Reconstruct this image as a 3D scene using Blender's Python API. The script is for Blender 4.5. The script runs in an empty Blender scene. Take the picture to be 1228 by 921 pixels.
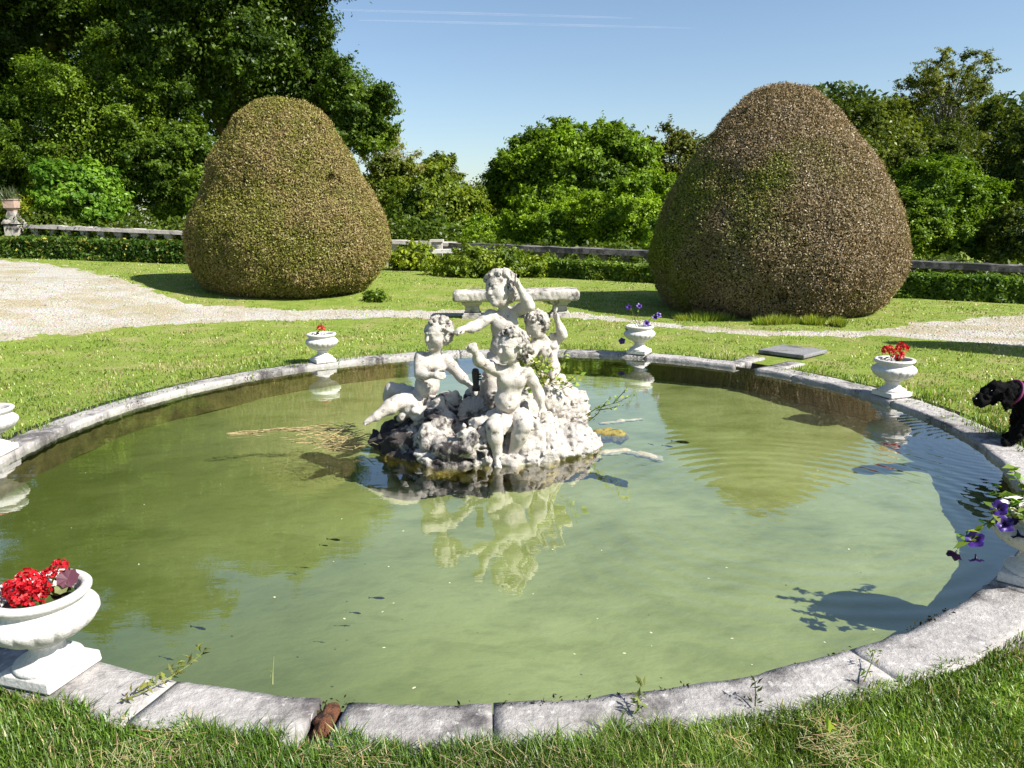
import bpy, bmesh, math, random
import numpy as np
from mathutils import Vector, Matrix
rng = np.random.default_rng(7); random.seed(7)
C = bpy.context.scene.collection
R = math.radians
SC = bpy.context.scene

# ------------------------------------------------------------------ camera model
CAMH, FPX, PITCH, ROLL = 1.65, 922.0, 0.2122, -0.0165
def _axes():
    c, s = math.cos(ROLL), math.sin(ROLL); cp, sp = math.cos(PITCH), math.sin(PITCH)
    r = np.array([c, sp*s, cp*s]); d = np.array([s, -sp*c, -cp*c]); f = np.array([0, cp, -sp])
    return r, d, f
AX_R, AX_D, AX_F = _axes()
CAM = np.array([0, 0, CAMH])
def ray(px, py):
    return AX_R*((px-614)/FPX) + AX_D*((py-460.5)/FPX) + AX_F
def pY(px, py, Y):                       # point seen at a photo pixel, at the distance y = Y
    v = ray(px, py); return CAM + v*(Y/v[1])
def pZ(px, py, z=0.0):
    v = ray(px, py); return CAM + v*((z-CAMH)/v[2])

POOL = np.array([-0.16, 6.0]); RIN, ROUT = 3.62, 3.85
def sst(t): t = np.clip(t, 0, 1); return t*t*(3-2*t)
_T = np.random.default_rng(3).random((32, 32, 32)).astype(np.float32)
def vnoise(P, scale, seed=0):            # value noise, -1..1
    q = np.asarray(P, np.float64)/scale + seed*7.31 + 1000
    i = np.floor(q).astype(int); f = q-i; f = f*f*(3-2*f); i &= 31; j = (i+1) & 31
    x0, y0, z0 = i[..., 0], i[..., 1], i[..., 2]; x1, y1, z1 = j[..., 0], j[..., 1], j[..., 2]
    fx, fy, fz = f[..., 0], f[..., 1], f[..., 2]
    a = _T[x0, y0, z0]*(1-fx)+_T[x1, y0, z0]*fx; b = _T[x0, y1, z0]*(1-fx)+_T[x1, y1, z0]*fx
    c = _T[x0, y0, z1]*(1-fx)+_T[x1, y0, z1]*fx; d = _T[x0, y1, z1]*(1-fx)+_T[x1, y1, z1]*fx
    return ((a*(1-fy)+b*fy)*(1-fz)+(c*(1-fy)+d*fy)*fz)*2-1
def n2(x, y, scale, seed=0):
    x = np.asarray(x, float); y = np.asarray(y, float)
    return vnoise(np.stack([x, y, np.zeros_like(x)], -1), scale, seed)
def terr(x, y):
    x = np.asarray(x, float); y = np.asarray(y, float)
    r = np.hypot(x-POOL[0], y-POOL[1])
    w = sst((r-4.6)/9.0)
    z = w*(0.2-0.04*np.clip(x, -26, 26))
    z = z - 0.025 + sst((r-4.2)/1.5)*(0.02*n2(x, y, 1.3, 2)+0.012*n2(x, y, .45, 5))
    return z
def gp(px, py):                          # photo pixel -> point on the ground
    z = 0.0
    for _ in range(30):
        p = pZ(px, py, z); z = 0.5*z+0.5*float(terr(p[0], p[1]))
    return np.array([p[0], p[1], float(terr(p[0], p[1]))])

# ------------------------------------------------------------------ object helpers
WP = {}
def tag(o, label=None, cat=None, group=None, kind=None):
    if label: o['label'] = label
    if cat: o['category'] = cat
    if group: o['group'] = group
    if kind: o['kind'] = kind
    return o
def thing(name, label, cat, loc, group=None):
    o = bpy.data.objects.new(name, None); o.empty_display_size = .1; C.objects.link(o)
    o.location = [float(v) for v in loc]; WP[o.name] = np.array(loc, float)
    return tag(o, label, cat, group)
def mesh(name, V, F, mat, parent=None, loc=None, smooth=False, tint=None):
    V = np.asarray(V, np.float64)
    off = WP[parent.name] if parent is not None else (np.array(loc, float) if loc is not None else np.zeros(3))
    V = V-off
    me = bpy.data.meshes.new(name)
    if isinstance(F, np.ndarray):
        n, k = F.shape
        me.vertices.add(len(V)); me.vertices.foreach_set('co', V.astype(np.float32).ravel())
        me.loops.add(n*k); me.loops.foreach_set('vertex_index', F.astype(np.int32).ravel())
        me.polygons.add(n); me.polygons.foreach_set('loop_start', np.arange(0, n*k, k, dtype=np.int32))
        me.polygons.foreach_set('loop_total', np.full(n, k, np.int32))
        me.update(calc_edges=True)
    else:
        me.from_pydata([tuple(v) for v in V], [], [tuple(int(i) for i in f) for f in F]); me.update()
    if smooth: me.polygons.foreach_set('use_smooth', np.ones(len(me.polygons), bool))
    if tint is not None:
        a = me.attributes.new('tint', 'FLOAT_COLOR', 'POINT')
        t = np.ones((len(V), 4), np.float32); t[:, :3] = tint; a.data.foreach_set('color', t.ravel())
    if mat is not None: me.materials.append(mat)
    o = bpy.data.objects.new(name, me); C.objects.link(o)
    if parent is not None: o.parent = parent; WP[o.name] = WP[parent.name]
    else: o.location = [float(v) for v in off]; WP[o.name] = off
    return o
def copy_tree(o, parent=None):
    c = o.copy(); C.objects.link(c)
    if parent is not None: c.parent = parent
    WP[c.name] = WP[o.name]
    for ch in list(o.children): copy_tree(ch, c)
    return c
class MB:
    def __init__(s): s.V = []; s.F = []; s.T = []
    def add(s, V, F, tint=None):
        n = len(s.V); V = [tuple(float(q) for q in v) for v in V]
        s.V += V; s.F += [tuple(int(i)+n for i in f) for f in F]
        s.T += [tint if tint is not None else (1, 1, 1)]*len(V); return s
    def box(s, c, d, rot=0.0, taper=1.0, tint=None):
        V = []
        for z in (-1, 1):
            k = taper if z > 0 else 1
            for x, y in ((-1, -1), (1, -1), (1, 1), (-1, 1)):
                a, b = x*d[0]/2*k, y*d[1]/2*k
                V.append((c[0]+a*math.cos(rot)-b*math.sin(rot), c[1]+a*math.sin(rot)+b*math.cos(rot), c[2]+z*d[2]/2))
        return s.add(V, [(3, 2, 1, 0), (4, 5, 6, 7), (0, 1, 5, 4), (1, 2, 6, 5), (2, 3, 7, 6), (3, 0, 4, 7)], tint)
    def tube(s, P, rad, n=6, tint=None):
        P = [np.array(p, float) for p in P]; V = []; F = []; m = len(P)
        u = None
        for i, p in enumerate(P):
            t = P[min(i+1, m-1)]-P[max(i-1, 0)]; t = t/(np.linalg.norm(t)+1e-9)
            if u is None: u = np.cross(t, (0.31, 0.27, 0.9) if abs(t[2]) < .9 else (1, 0, 0))
            u = u-t*np.dot(u, t); u /= np.linalg.norm(u)+1e-9; w = np.cross(t, u)
            r = rad[i] if hasattr(rad, '__len__') else rad
            for k in range(n):
                a = 2*math.pi*k/n; V.append(p+r*(math.cos(a)*u+math.sin(a)*w))
        for i in range(m-1):
            for k in range(n):
                k2 = (k+1) % n; F.append((i*n+k, i*n+k2, (i+1)*n+k2, (i+1)*n+k))
        F.append(tuple(range(n-1, -1, -1))); F.append(tuple(range((m-1)*n, m*n)))
        return s.add(V, F, tint)
    def lathe(s, prof, c, n=32, mod=None, tint=None):
        V = []; F = []
        for i, (r, z) in enumerate(prof):
            for k in range(n):
                a = 2*math.pi*k/n; q = r*(mod(i, a) if mod else 1)
                V.append((c[0]+q*math.cos(a), c[1]+q*math.sin(a), c[2]+z))
        for i in range(len(prof)-1):
            for k in range(n):
                k2 = (k+1) % n; F.append((i*n+k, i*n+k2, (i+1)*n+k2, (i+1)*n+k))
        F.append(tuple(range(n-1, -1, -1))); F.append(tuple(range((len(prof)-1)*n, len(prof)*n)))
        return s.add(V, F, tint)
    def build(s, name, mat, parent=None, loc=None, smooth=False, tint=False):
        return mesh(name, np.array(s.V), s.F, mat, parent, loc, smooth, np.array(s.T) if tint else None)

# ------------------------------------------------------------------ materials
def newmat(name):
    m = bpy.data.materials.new(name); m.use_nodes = True; nt = m.node_tree; nt.nodes.clear()
    out = nt.nodes.new('ShaderNodeOutputMaterial'); return m, nt, out
def N(nt, t, **kw):
    n = nt.nodes.new('ShaderNode'+t)
    for k, v in kw.items(): setattr(n, k, v)
    return n
def noise(nt, scale, detail=6, rough=.6, coord=None, dist=0.0):
    n = N(nt, 'TexNoise'); n.inputs['Scale'].default_value = scale; n.inputs['Detail'].default_value = detail
    n.inputs['Roughness'].default_value = rough; n.inputs['Distortion'].default_value = dist
    if coord is not None: nt.links.new(coord, n.inputs['Vector'])
    return n.outputs['Fac']
def ramp(nt, fac, stops):
    r = N(nt, 'ValToRGB'); e = r.color_ramp.elements
    while len(e) < len(stops): e.new(.5)
    for i, (p, c) in enumerate(stops):
        e[i].position = p; e[i].color = (c[0], c[1], c[2], 1) if hasattr(c, '__len__') else (c, c, c, 1)
    nt.links.new(fac, r.inputs['Fac']); return r.outputs['Color']
def mix(nt, fac, a, b, mode='MIX'):
    m = N(nt, 'MixRGB', blend_type=mode)
    for i, v in ((0, fac), (1, a), (2, b)):
        if isinstance(v, (int, float)): m.inputs[i].default_value = v
        elif isinstance(v, tuple): m.inputs[i].default_value = (*v, 1)
        else: nt.links.new(v, m.inputs[i])
    return m.outputs[0]
def math_(nt, op, a, b=None, clamp=False):
    m = N(nt, 'Math', operation=op); m.use_clamp = clamp
    for i, v in ((0, a), (1, b)):
        if v is None: continue
        if isinstance(v, (int, float)): m.inputs[i].default_value = v
        else: nt.links.new(v, m.inputs[i])
    return m.outputs[0]
def pos(nt): return N(nt, 'NewGeometry').outputs['Position']
def objco(nt): return N(nt, 'TexCoord').outputs['Object']
def princ(nt, out, col, rough=.7, bump=None, bs=.3, bd=.01, spec=.3):
    p = N(nt, 'BsdfPrincipled')
    if isinstance(col, tuple): p.inputs['Base Color'].default_value = (*col, 1)
    else: nt.links.new(col, p.inputs['Base Color'])
    if isinstance(rough, (int, float)): p.inputs['Roughness'].default_value = rough
    else: nt.links.new(rough, p.inputs['Roughness'])
    p.inputs['Specular IOR Level'].default_value = spec
    if bump is not None:
        b = N(nt, 'Bump'); b.inputs['Strength'].default_value = bs; b.inputs['Distance'].default_value = bd
        nt.links.new(bump, b.inputs['Height']); nt.links.new(b.outputs[0], p.inputs['Normal'])
    nt.links.new(p.outputs[0], out.inputs['Surface']); return p
def stone(name, base, dark, amount, light=None, scale=9.0, algae=False, bs=.5, streak=.3, xg=0, spots=0):
    m, nt, o = newmat(name); P = pos(nt)
    a = noise(nt, scale, 9, .68, P); b = noise(nt, scale*.28, 5, .6, P); f = noise(nt, scale*7, 6, .7, P)
    s = math_(nt, 'ADD', math_(nt, 'MULTIPLY', a, .6), math_(nt, 'MULTIPLY', b, .4))
    if xg:
        sx = N(nt, 'SeparateXYZ'); nt.links.new(P, sx.inputs[0]); s = math_(nt, 'ADD', s, math_(nt, 'MULTIPLY', math_(nt, 'ADD', sx.outputs[0], .0), xg))
    k = ramp(nt, s, [(.5-amount-.035, 1.0), (.5-amount+.045, 0.0)])
    col = ramp(nt, f, [(.3, tuple(c*.72 for c in base)), (.55, base), (.75, light or tuple(min(1, c*1.18) for c in base))])
    col = mix(nt, math_(nt, 'MULTIPLY', ramp(nt, b, [(.35, 1.0), (.62, 0.0)]), streak), col, tuple(c*.55 for c in base))
    col = mix(nt, k, col, dark)
    if spots:
        w_ = noise(nt, scale*6, 5, .65, P); col = mix(nt, ramp(nt, w_, [(.58, 0.0), (.66, spots*.6)]), col, (.66, .64, .6))
    if algae:
        sep = N(nt, 'SeparateXYZ'); nt.links.new(P, sep.inputs[0])
        h = math_(nt, 'ADD', sep.outputs[2], math_(nt, 'MULTIPLY', a, -.16))
        al = ramp(nt, math_(nt, 'ADD', math_(nt, 'MULTIPLY', h, 4.0), 1.0), [(.4, 1.0), (.55, 0.0)])
        col = mix(nt, al, col, ramp(nt, f, [(.3, (.16, .1, .02)), (.7, (.42, .31, .07))]))
    princ(nt, o, col, .85, math_(nt, 'ADD', f, math_(nt, 'MULTIPLY', a, 2.0)), bs, .012, .2); return m
def leafmat(name, trans=.36, gloss=.015, rough=.4):
    m, nt, o = newmat(name)
    at = N(nt, 'Attribute', attribute_name='tint').outputs['Color']
    d = N(nt, 'BsdfDiffuse'); nt.links.new(at, d.inputs[0])
    t = N(nt, 'BsdfTranslucent'); nt.links.new(mix(nt, 1.0, at, (1.5, 1.45, .5), 'MULTIPLY'), t.inputs[0])
    g = N(nt, 'BsdfGlossy'); g.inputs['Roughness'].default_value = rough; g.inputs[0].default_value = (.8, .85, .8, 1)
    a = N(nt, 'MixShader'); a.inputs[0].default_value = trans; nt.links.new(d.outputs[0], a.inputs[1]); nt.links.new(t.outputs[0], a.inputs[2])
    b = N(nt, 'MixShader'); b.inputs[0].default_value = gloss; nt.links.new(a.outputs[0], b.inputs[1]); nt.links.new(g.outputs[0], b.inputs[2])
    nt.links.new(b.outputs[0], o.inputs['Surface']); return m
def simple(name, col, rough=.6, var=.25, scale=20, bs=.2, spec=.3, bd=.005):
    m, nt, o = newmat(name); P = pos(nt); f = noise(nt, scale, 6, .65, P)
    princ(nt, o, ramp(nt, f, [(.3, tuple(c*(1-var) for c in col)), (.7, tuple(min(1, c*(1+var)) for c in col))]), rough, f, bs, bd, spec); return m

M = {}
M['statue'] = stone('statue_stone', (.53, .49, .435), (.1, .09, .08), .085, (.64, .6, .54), 16, bs=.45, streak=.35)
M['statue_worn'] = stone('worn_stone', (.5, .46, .41), (.08, .075, .07), .055, (.6, .56, .5), 18, bs=.6, streak=.45)
M['rock'] = stone('fountain_rock', (.48, .445, .4), (.045, .04, .04), .06, (.6, .565, .525), 9, algae=True, bs=.9, xg=.13)
M['shell'] = stone('shell_stone', (.33, .31, .29), (.05, .05, .05), .02, None, 14, bs=.6)
M['coping'] = stone('coping_stone', (.39, .37, .355), (.1, .092, .092), .055, (.53, .51, .49), 3.4, bs=1.0, streak=.6, spots=.8)
M['bench'] = stone('bench_stone', (.5, .46, .42), (.1, .095, .09), .06, (.58, .54, .5), 7, bs=.7, streak=.5, spots=.6)
M['balus'] = stone('balustrade_stone', (.5, .46, .4), (.09, .085, .085), .03, (.66, .62, .56), 5, bs=.6, streak=.5)
M['lichen'] = stone('lichen_stone', (.47, .43, .4), (.1, .09, .1), .1, (.64, .6, .57), 7, bs=.7, streak=.4)
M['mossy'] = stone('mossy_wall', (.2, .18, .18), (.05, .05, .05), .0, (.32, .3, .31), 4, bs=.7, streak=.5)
M['urn'] = stone('urn_paint', (.66, .64, .61), (.34, .3, .24), .16, (.72, .71, .69), 11, bs=.4, streak=.3)
M['slab'] = stone('slab_stone', (.22, .22, .225), (.1, .1, .1), .06, (.3, .3, .305), 5, bs=.5)
M['soil'] = simple('soil', (.03, .02, .014), .95, .5, 60, .8)
M['bronze'] = simple('dark_bronze', (.02, .019, .018), .5, .3, 50)
M['bark'] = simple('bark', (.13, .1, .075), .9, .5, 6, .9, bd=.05)
M['barkgrey'] = simple('pale_bark', (.25, .23, .2), .9, .4, 6, .9, bd=.05)
M['leaf'] = leafmat('leaf'); M['yew'] = leafmat('yew_sprig', .1, .02); M['glossleaf'] = leafmat('glossy_leaf', .34, .012, .4)
M['petal'] = leafmat('petal', .25, .03); M['grass'] = leafmat('grass_blade', .3, .03)
M['dog'] = simple('black_coat', (.004, .0038, .004), .85, .4, 90, 1.0, .08)
M['nose'] = simple('dog_nose', (.004, .004, .004), .3, .2, 90)
M['collar'] = simple('pink_collar', (.2, .03, .1), .6, .1, 90)
M['fish'] = simple('fish_skin', (.02, .024, .015), .4, .3, 60)
M['straw'] = simple('dry_weed', (.32, .25, .12), .9, .4, 40)
M['scum'] = simple('pale_scum', (.34, .32, .24), .9, .3, 30)
M['rust'] = stone('broken_brick', (.2, .085, .045), (.04, .025, .02), .06, (.3, .14, .08), 25, bs=1)

# lawn / gravel / basin floor / water
def lawn_mat():
    m, nt, o = newmat('lawn'); P = pos(nt)
    a = noise(nt, .55, 5, .6, P); b = noise(nt, 4.0, 6, .65, P); f = noise(nt, 60, 4, .7, P); d = noise(nt, 1.6, 6, .7, P)
    c = ramp(nt, math_(nt, 'ADD', math_(nt, 'MULTIPLY', b, .5), math_(nt, 'MULTIPLY', f, .5)), [(.3, (.09, .14, .018)), (.5, (.18, .25, .04)), (.7, (.275, .34, .075))])
    c = mix(nt, math_(nt, 'MULTIPLY', ramp(nt, a, [(.45, 0.0), (.65, 1.0)]), .45), c, (.25, .3, .07))
    c = mix(nt, math_(nt, 'MULTIPLY', ramp(nt, d, [(.5, 0.0), (.64, 1.0)]), .65), c, (.33, .29, .13))
    princ(nt, o, c, .9, math_(nt, 'ADD', f, b), .7, .04, .1); return m
def gravel_mat():
    m, nt, o = newmat('gravel'); P = pos(nt)
    v = N(nt, 'TexVoronoi'); v.inputs['Scale'].default_value = 38; nt.links.new(P, v.inputs['Vector'])
    a = noise(nt, 1.1, 6, .65, P); f = noise(nt, 30, 6, .75, P); k = noise(nt, 3.5, 6, .7, P)
    c = ramp(nt, f, [(.3, (.27, .255, .225)), (.5, (.46, .44, .395)), (.7, (.66, .635, .58))])
    c = mix(nt, .25, c, v.outputs['Color'], 'OVERLAY')
    c = mix(nt, math_(nt, 'MULTIPLY', ramp(nt, a, [(.42, 0.0), (.6, 1.0)]), .65), c, (.34, .28, .14))
    c = mix(nt, math_(nt, 'MULTIPLY', ramp(nt, k, [(.56, 0.0), (.7, 1.0)]), .5), c, (.22, .24, .07))
    princ(nt, o, c, .95, math_(nt, 'ADD', v.outputs['Distance'], f), .8, .03, .1); return m
def floor_mat():
    m, nt, o = newmat('pool_silt'); P = pos(nt)
    mp = N(nt, 'Mapping'); mp.inputs['Scale'].default_value = (.7, 1.3, 1); mp.inputs['Rotation'].default_value = (0, 0, .5); nt.links.new(P, mp.inputs['Vector'])
    a = noise(nt, .55, 4, .55, P); b = noise(nt, 2.6, 5, .6, mp.outputs[0], .25); f = noise(nt, 8, 4, .55, mp.outputs[0], .15)
    c = ramp(nt, math_(nt, 'ADD', math_(nt, 'MULTIPLY', a, .55), math_(nt, 'MULTIPLY', b, .45)), [(.33, (.14, .165, .05)), (.5, (.25, .28, .115)), (.66, (.32, .35, .17))])
    c = mix(nt, math_(nt, 'MULTIPLY', ramp(nt, f, [(.3, 1.0), (.48, 0.0)]), .3), c, (.11, .125, .03))
    sep = N(nt, 'SeparateXYZ'); nt.links.new(P, sep.inputs[0])
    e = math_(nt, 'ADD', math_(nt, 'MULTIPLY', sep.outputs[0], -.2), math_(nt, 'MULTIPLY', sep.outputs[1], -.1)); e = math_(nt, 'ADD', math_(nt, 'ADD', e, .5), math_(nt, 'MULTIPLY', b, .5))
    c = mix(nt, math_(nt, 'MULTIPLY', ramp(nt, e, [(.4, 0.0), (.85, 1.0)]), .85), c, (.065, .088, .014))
    princ(nt, o, c, .95, f, .4, .03, .05); return m
def water_mat():
    m, nt, o = newmat('pool_water'); P = pos(nt)
    h = math_(nt, 'MULTIPLY', noise(nt, 1.6, 3, .5, P), .25)
    mp = N(nt, 'Mapping'); mp.inputs['Scale'].default_value = (1.0, 3.2, 1); nt.links.new(P, mp.inputs['Vector'])
    h = math_(nt, 'ADD', h, math_(nt, 'MULTIPLY', noise(nt, 4.5, 3, .5, mp.outputs[0]), .05))
    def rings(cx, cy, freq, amp, r0, fall):
        vs = N(nt, 'VectorMath', operation='SUBTRACT'); nt.links.new(P, vs.inputs[0]); vs.inputs[1].default_value = (cx, cy, WZ)
        l = N(nt, 'VectorMath', operation='LENGTH'); nt.links.new(vs.outputs[0], l.inputs[0]); d = l.outputs['Value']
        w = math_(nt, 'ADD', math_(nt, 'MULTIPLY', d, freq), math_(nt, 'MULTIPLY', noise(nt, 1.0, 2, .5, P), 2.5))
        s = math_(nt, 'SINE', w)
        e = math_(nt, 'MULTIPLY', math_(nt, 'SUBTRACT', d, r0), fall)
        e = math_(nt, 'POWER', 2.718, math_(nt, 'MULTIPLY', math_(nt, 'MULTIPLY', e, e), -1.0))
        return math_(nt, 'MULTIPLY', math_(nt, 'MULTIPLY', s, e), amp)
    h = math_(nt, 'ADD', h, rings(1.6, 4.25, 50, .075, 1.05, 1.7))
    h = math_(nt, 'ADD', h, rings(3.45, 5.4, 85, .02, .9, 1.0))
    b = N(nt, 'Bump'); b.inputs['Strength'].default_value = .5; b.inputs['Distance'].default_value = .022
    nt.links.new(h, b.inputs['Height'])
    lw = N(nt, 'LayerWeight'); lw.inputs['Blend'].default_value = .5; nt.links.new(b.outputs[0], lw.inputs['Normal'])
    fr = math_(nt, 'ADD', .11, math_(nt, 'MULTIPLY', .89, math_(nt, 'POWER', lw.outputs['Facing'], 3.6)))
    g = N(nt, 'BsdfGlossy'); g.inputs['Roughness'].default_value = 0.0; g.inputs[0].default_value = (1, 1, 1, 1); nt.links.new(b.outputs[0], g.inputs['Normal'])
    t = N(nt, 'BsdfTransparent'); t.inputs[0].default_value = (.9, .94, .84, 1)
    x = N(nt, 'MixShader'); nt.links.new(fr, x.inputs[0]); nt.links.new(t.outputs[0], x.inputs[1]); nt.links.new(g.outputs[0], x.inputs[2])
    nt.links.new(x.outputs[0], o.inputs['Surface']); return m
WZ = -0.038; FZ = -0.30
M['lawn'] = lawn_mat(); M['gravel'] = gravel_mat(); M['floor'] = floor_mat(); M['water'] = water_mat()

# ------------------------------------------------------------------ signed distance modelling
class SDF:
    def __init__(s, lo, hi, h):
        s.lo = np.array(lo, float); s.h = h
        n = np.ceil((np.array(hi)-s.lo)/h).astype(int)+1
        s.ax = [s.lo[i]+h*np.arange(n[i]) for i in range(3)]
        s.F = np.full(n, .25, np.float32)
    def _reg(s, lo, hi):
        return tuple(slice(max(0, int((lo[i]-s.lo[i])/s.h)), max(0, int((hi[i]-s.lo[i])/s.h)+2)) for i in range(3))
    def _g(s, sl):
        return np.meshgrid(*[s.ax[i][sl[i]] for i in range(3)], indexing='ij')
    def _put(s, sl, d, k, sub):
        f = s.F[sl]
        if sub: a, b = -f, d
        else: a, b = f, d
        hh = np.maximum(k-np.abs(a-b), 0)/max(k, 1e-6)
        v = np.minimum(a, b)-hh*hh*k/4
        s.F[sl] = -v if sub else v
    def cone(s, a, b, ra, rb, k=.02, sub=False):
        a = np.array(a, float); b = np.array(b, float); m = max(ra, rb)+k+4*s.h
        sl = s._reg(np.minimum(a, b)-m, np.maximum(a, b)+m); X, Y, Z = s._g(sl)
        if X.size == 0: return
        v = b-a; L = max(float(v@v), 1e-9)
        t = np.clip(((X-a[0])*v[0]+(Y-a[1])*v[1]+(Z-a[2])*v[2])/L, 0, 1)
        d = np.sqrt((X-a[0]-t*v[0])**2+(Y-a[1]-t*v[1])**2+(Z-a[2]-t*v[2])**2)-(ra+(rb-ra)*t)
        s._put(sl, d, k, sub)
    def ell(s, c, r, B=None, k=.02, sub=False):
        c = np.array(c, float); r = np.array(r, float)*np.ones(3); m = r.max()+k+4*s.h
        sl = s._reg(c-m, c+m); X, Y, Z = s._g(sl)
        if X.size == 0: return
        q = np.stack([X-c[0], Y-c[1], Z-c[2]], -1)
        if B is not None: q = q@np.array(B).T          # rows of B = local axes
        k0 = np.sqrt(((q/r)**2).sum(-1)); k1 = np.sqrt(((q/r**2)**2).sum(-1))+1e-6
        s._put(sl, k0*(k0-1)/k1, k, sub)
    def chain(s, P, rads, k=.02, sub=False):
        for i in range(len(P)-1): s.cone(P[i], P[i+1], rads[i], rads[i+1], k, sub)
    def noise(s, amp, scale, seed=0, ridge=False, wt=None):
        m = np.abs(s.F) < amp*2+3*s.h; idx = np.argwhere(m)
        P = s.lo+idx*s.h; n = vnoise(P, scale, seed)
        if ridge: n = 1-2*np.abs(n)
        if wt: n = n*wt(P)
        s.F[m] += (amp*n).astype(np.float32)
    def mesh(s):
        F = s.F; F[0] = F[-1] = .1; F[:, 0] = F[:, -1] = .1; F[:, :, 0] = F[:, :, -1] = .1
        S = F < 0
        cnt = sum(S[i:S.shape[0]-1+i, j:S.shape[1]-1+j, k:S.shape[2]-1+k].astype(np.int8) for i in (0, 1) for j in (0, 1) for k in (0, 1))
        mx = (cnt > 0) & (cnt < 8); idx = -np.ones(mx.shape, np.int64); cells = np.argwhere(mx); idx[mx] = np.arange(len(cells))
        acc = np.zeros((len(cells), 3)); num = np.zeros(len(cells))
        cor = [(i, j, k) for i in (0, 1) for j in (0, 1) for k in (0, 1)]
        val = {c: F[cells[:, 0]+c[0], cells[:, 1]+c[1], cells[:, 2]+c[2]] for c in cor}
        for a in cor:
            for x in range(3):
                if a[x]: continue
                b = list(a); b[x] = 1; b = tuple(b); fa, fb = val[a], val[b]; cr = (fa < 0) != (fb < 0)
                t = np.where(cr, fa/np.where(cr, fa-fb, 1), 0)
                p = np.tile(np.array(a, float), (len(cells), 1)); p[:, x] += t
                acc += p*cr[:, None]; num += cr
        V = s.lo+s.h*(cells+acc/num[:, None]); Q = []
        for x in range(3):
            o = [(x+1) % 3, (x+2) % 3]
            a = [slice(None)]*3; b = [slice(None)]*3; a[x] = slice(0, -1); b[x] = slice(1, None)
            A, B = S[tuple(a)], S[tuple(b)]
            e = np.argwhere(A != B); sg = A[tuple(e.T)]
            ok = (e[:, o[0]] > 0) & (e[:, o[1]] > 0) & (e[:, o[0]] < S.shape[o[0]]-1) & (e[:, o[1]] < S.shape[o[1]]-1); e = e[ok]; sg = sg[ok]
            def cell(u, v):
                q = e.copy(); q[:, o[0]] += u; q[:, o[1]] += v; return idx[tuple(q.T)]
            q = np.stack([cell(-1, -1), cell(0, -1), cell(0, 0), cell(-1, 0)], 1)
            q[~sg] = q[~sg][:, ::-1]; Q.append(q)
        return V, np.concatenate(Q)

def unit(v): v = np.array(v, float); return v/(np.linalg.norm(v)+1e-9)
# ------------------------------------------------------------------ leaf clouds
def leaf_mesh(name, P, Nn, size, tint, mat, parent=None, loc=None, asp=.5, fold=.12, along=None):
    n = len(P); Nn = Nn/(np.linalg.norm(Nn, axis=1, keepdims=True)+1e-9)
    r = along if along is not None else rng.normal(size=(n, 3))
    t = r-Nn*(r*Nn).sum(1, keepdims=True); t /= np.linalg.norm(t, axis=1, keepdims=True)+1e-9
    b = np.cross(Nn, t); s = (size*np.ones(n))[:, None]
    V = np.empty((n, 4, 3)); V[:, 0] = P-t*s*.5; V[:, 2] = P+t*s*.5
    V[:, 1] = P+b*s*asp*.5+Nn*s*fold; V[:, 3] = P-b*s*asp*.5+Nn*s*fold
    F = np.arange(n*4).reshape(n, 4)
    return mesh(name, V.reshape(-1, 3), F, mat, parent, loc, tint=np.repeat(tint, 4, 0))
def rdir(n): d = rng.normal(size=(n, 3)); return d/np.linalg.norm(d, axis=1, keepdims=True)
def tints(n, base, var=.3, hue=.15):
    c = np.array(base)[None]*(1+var*rng.normal(size=(n, 1)).clip(-1.8, 2.2))
    c = c*(1+hue*rng.normal(size=(n, 3))*np.array([1, .5, .8])); return c.clip(.003, .95)
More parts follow.
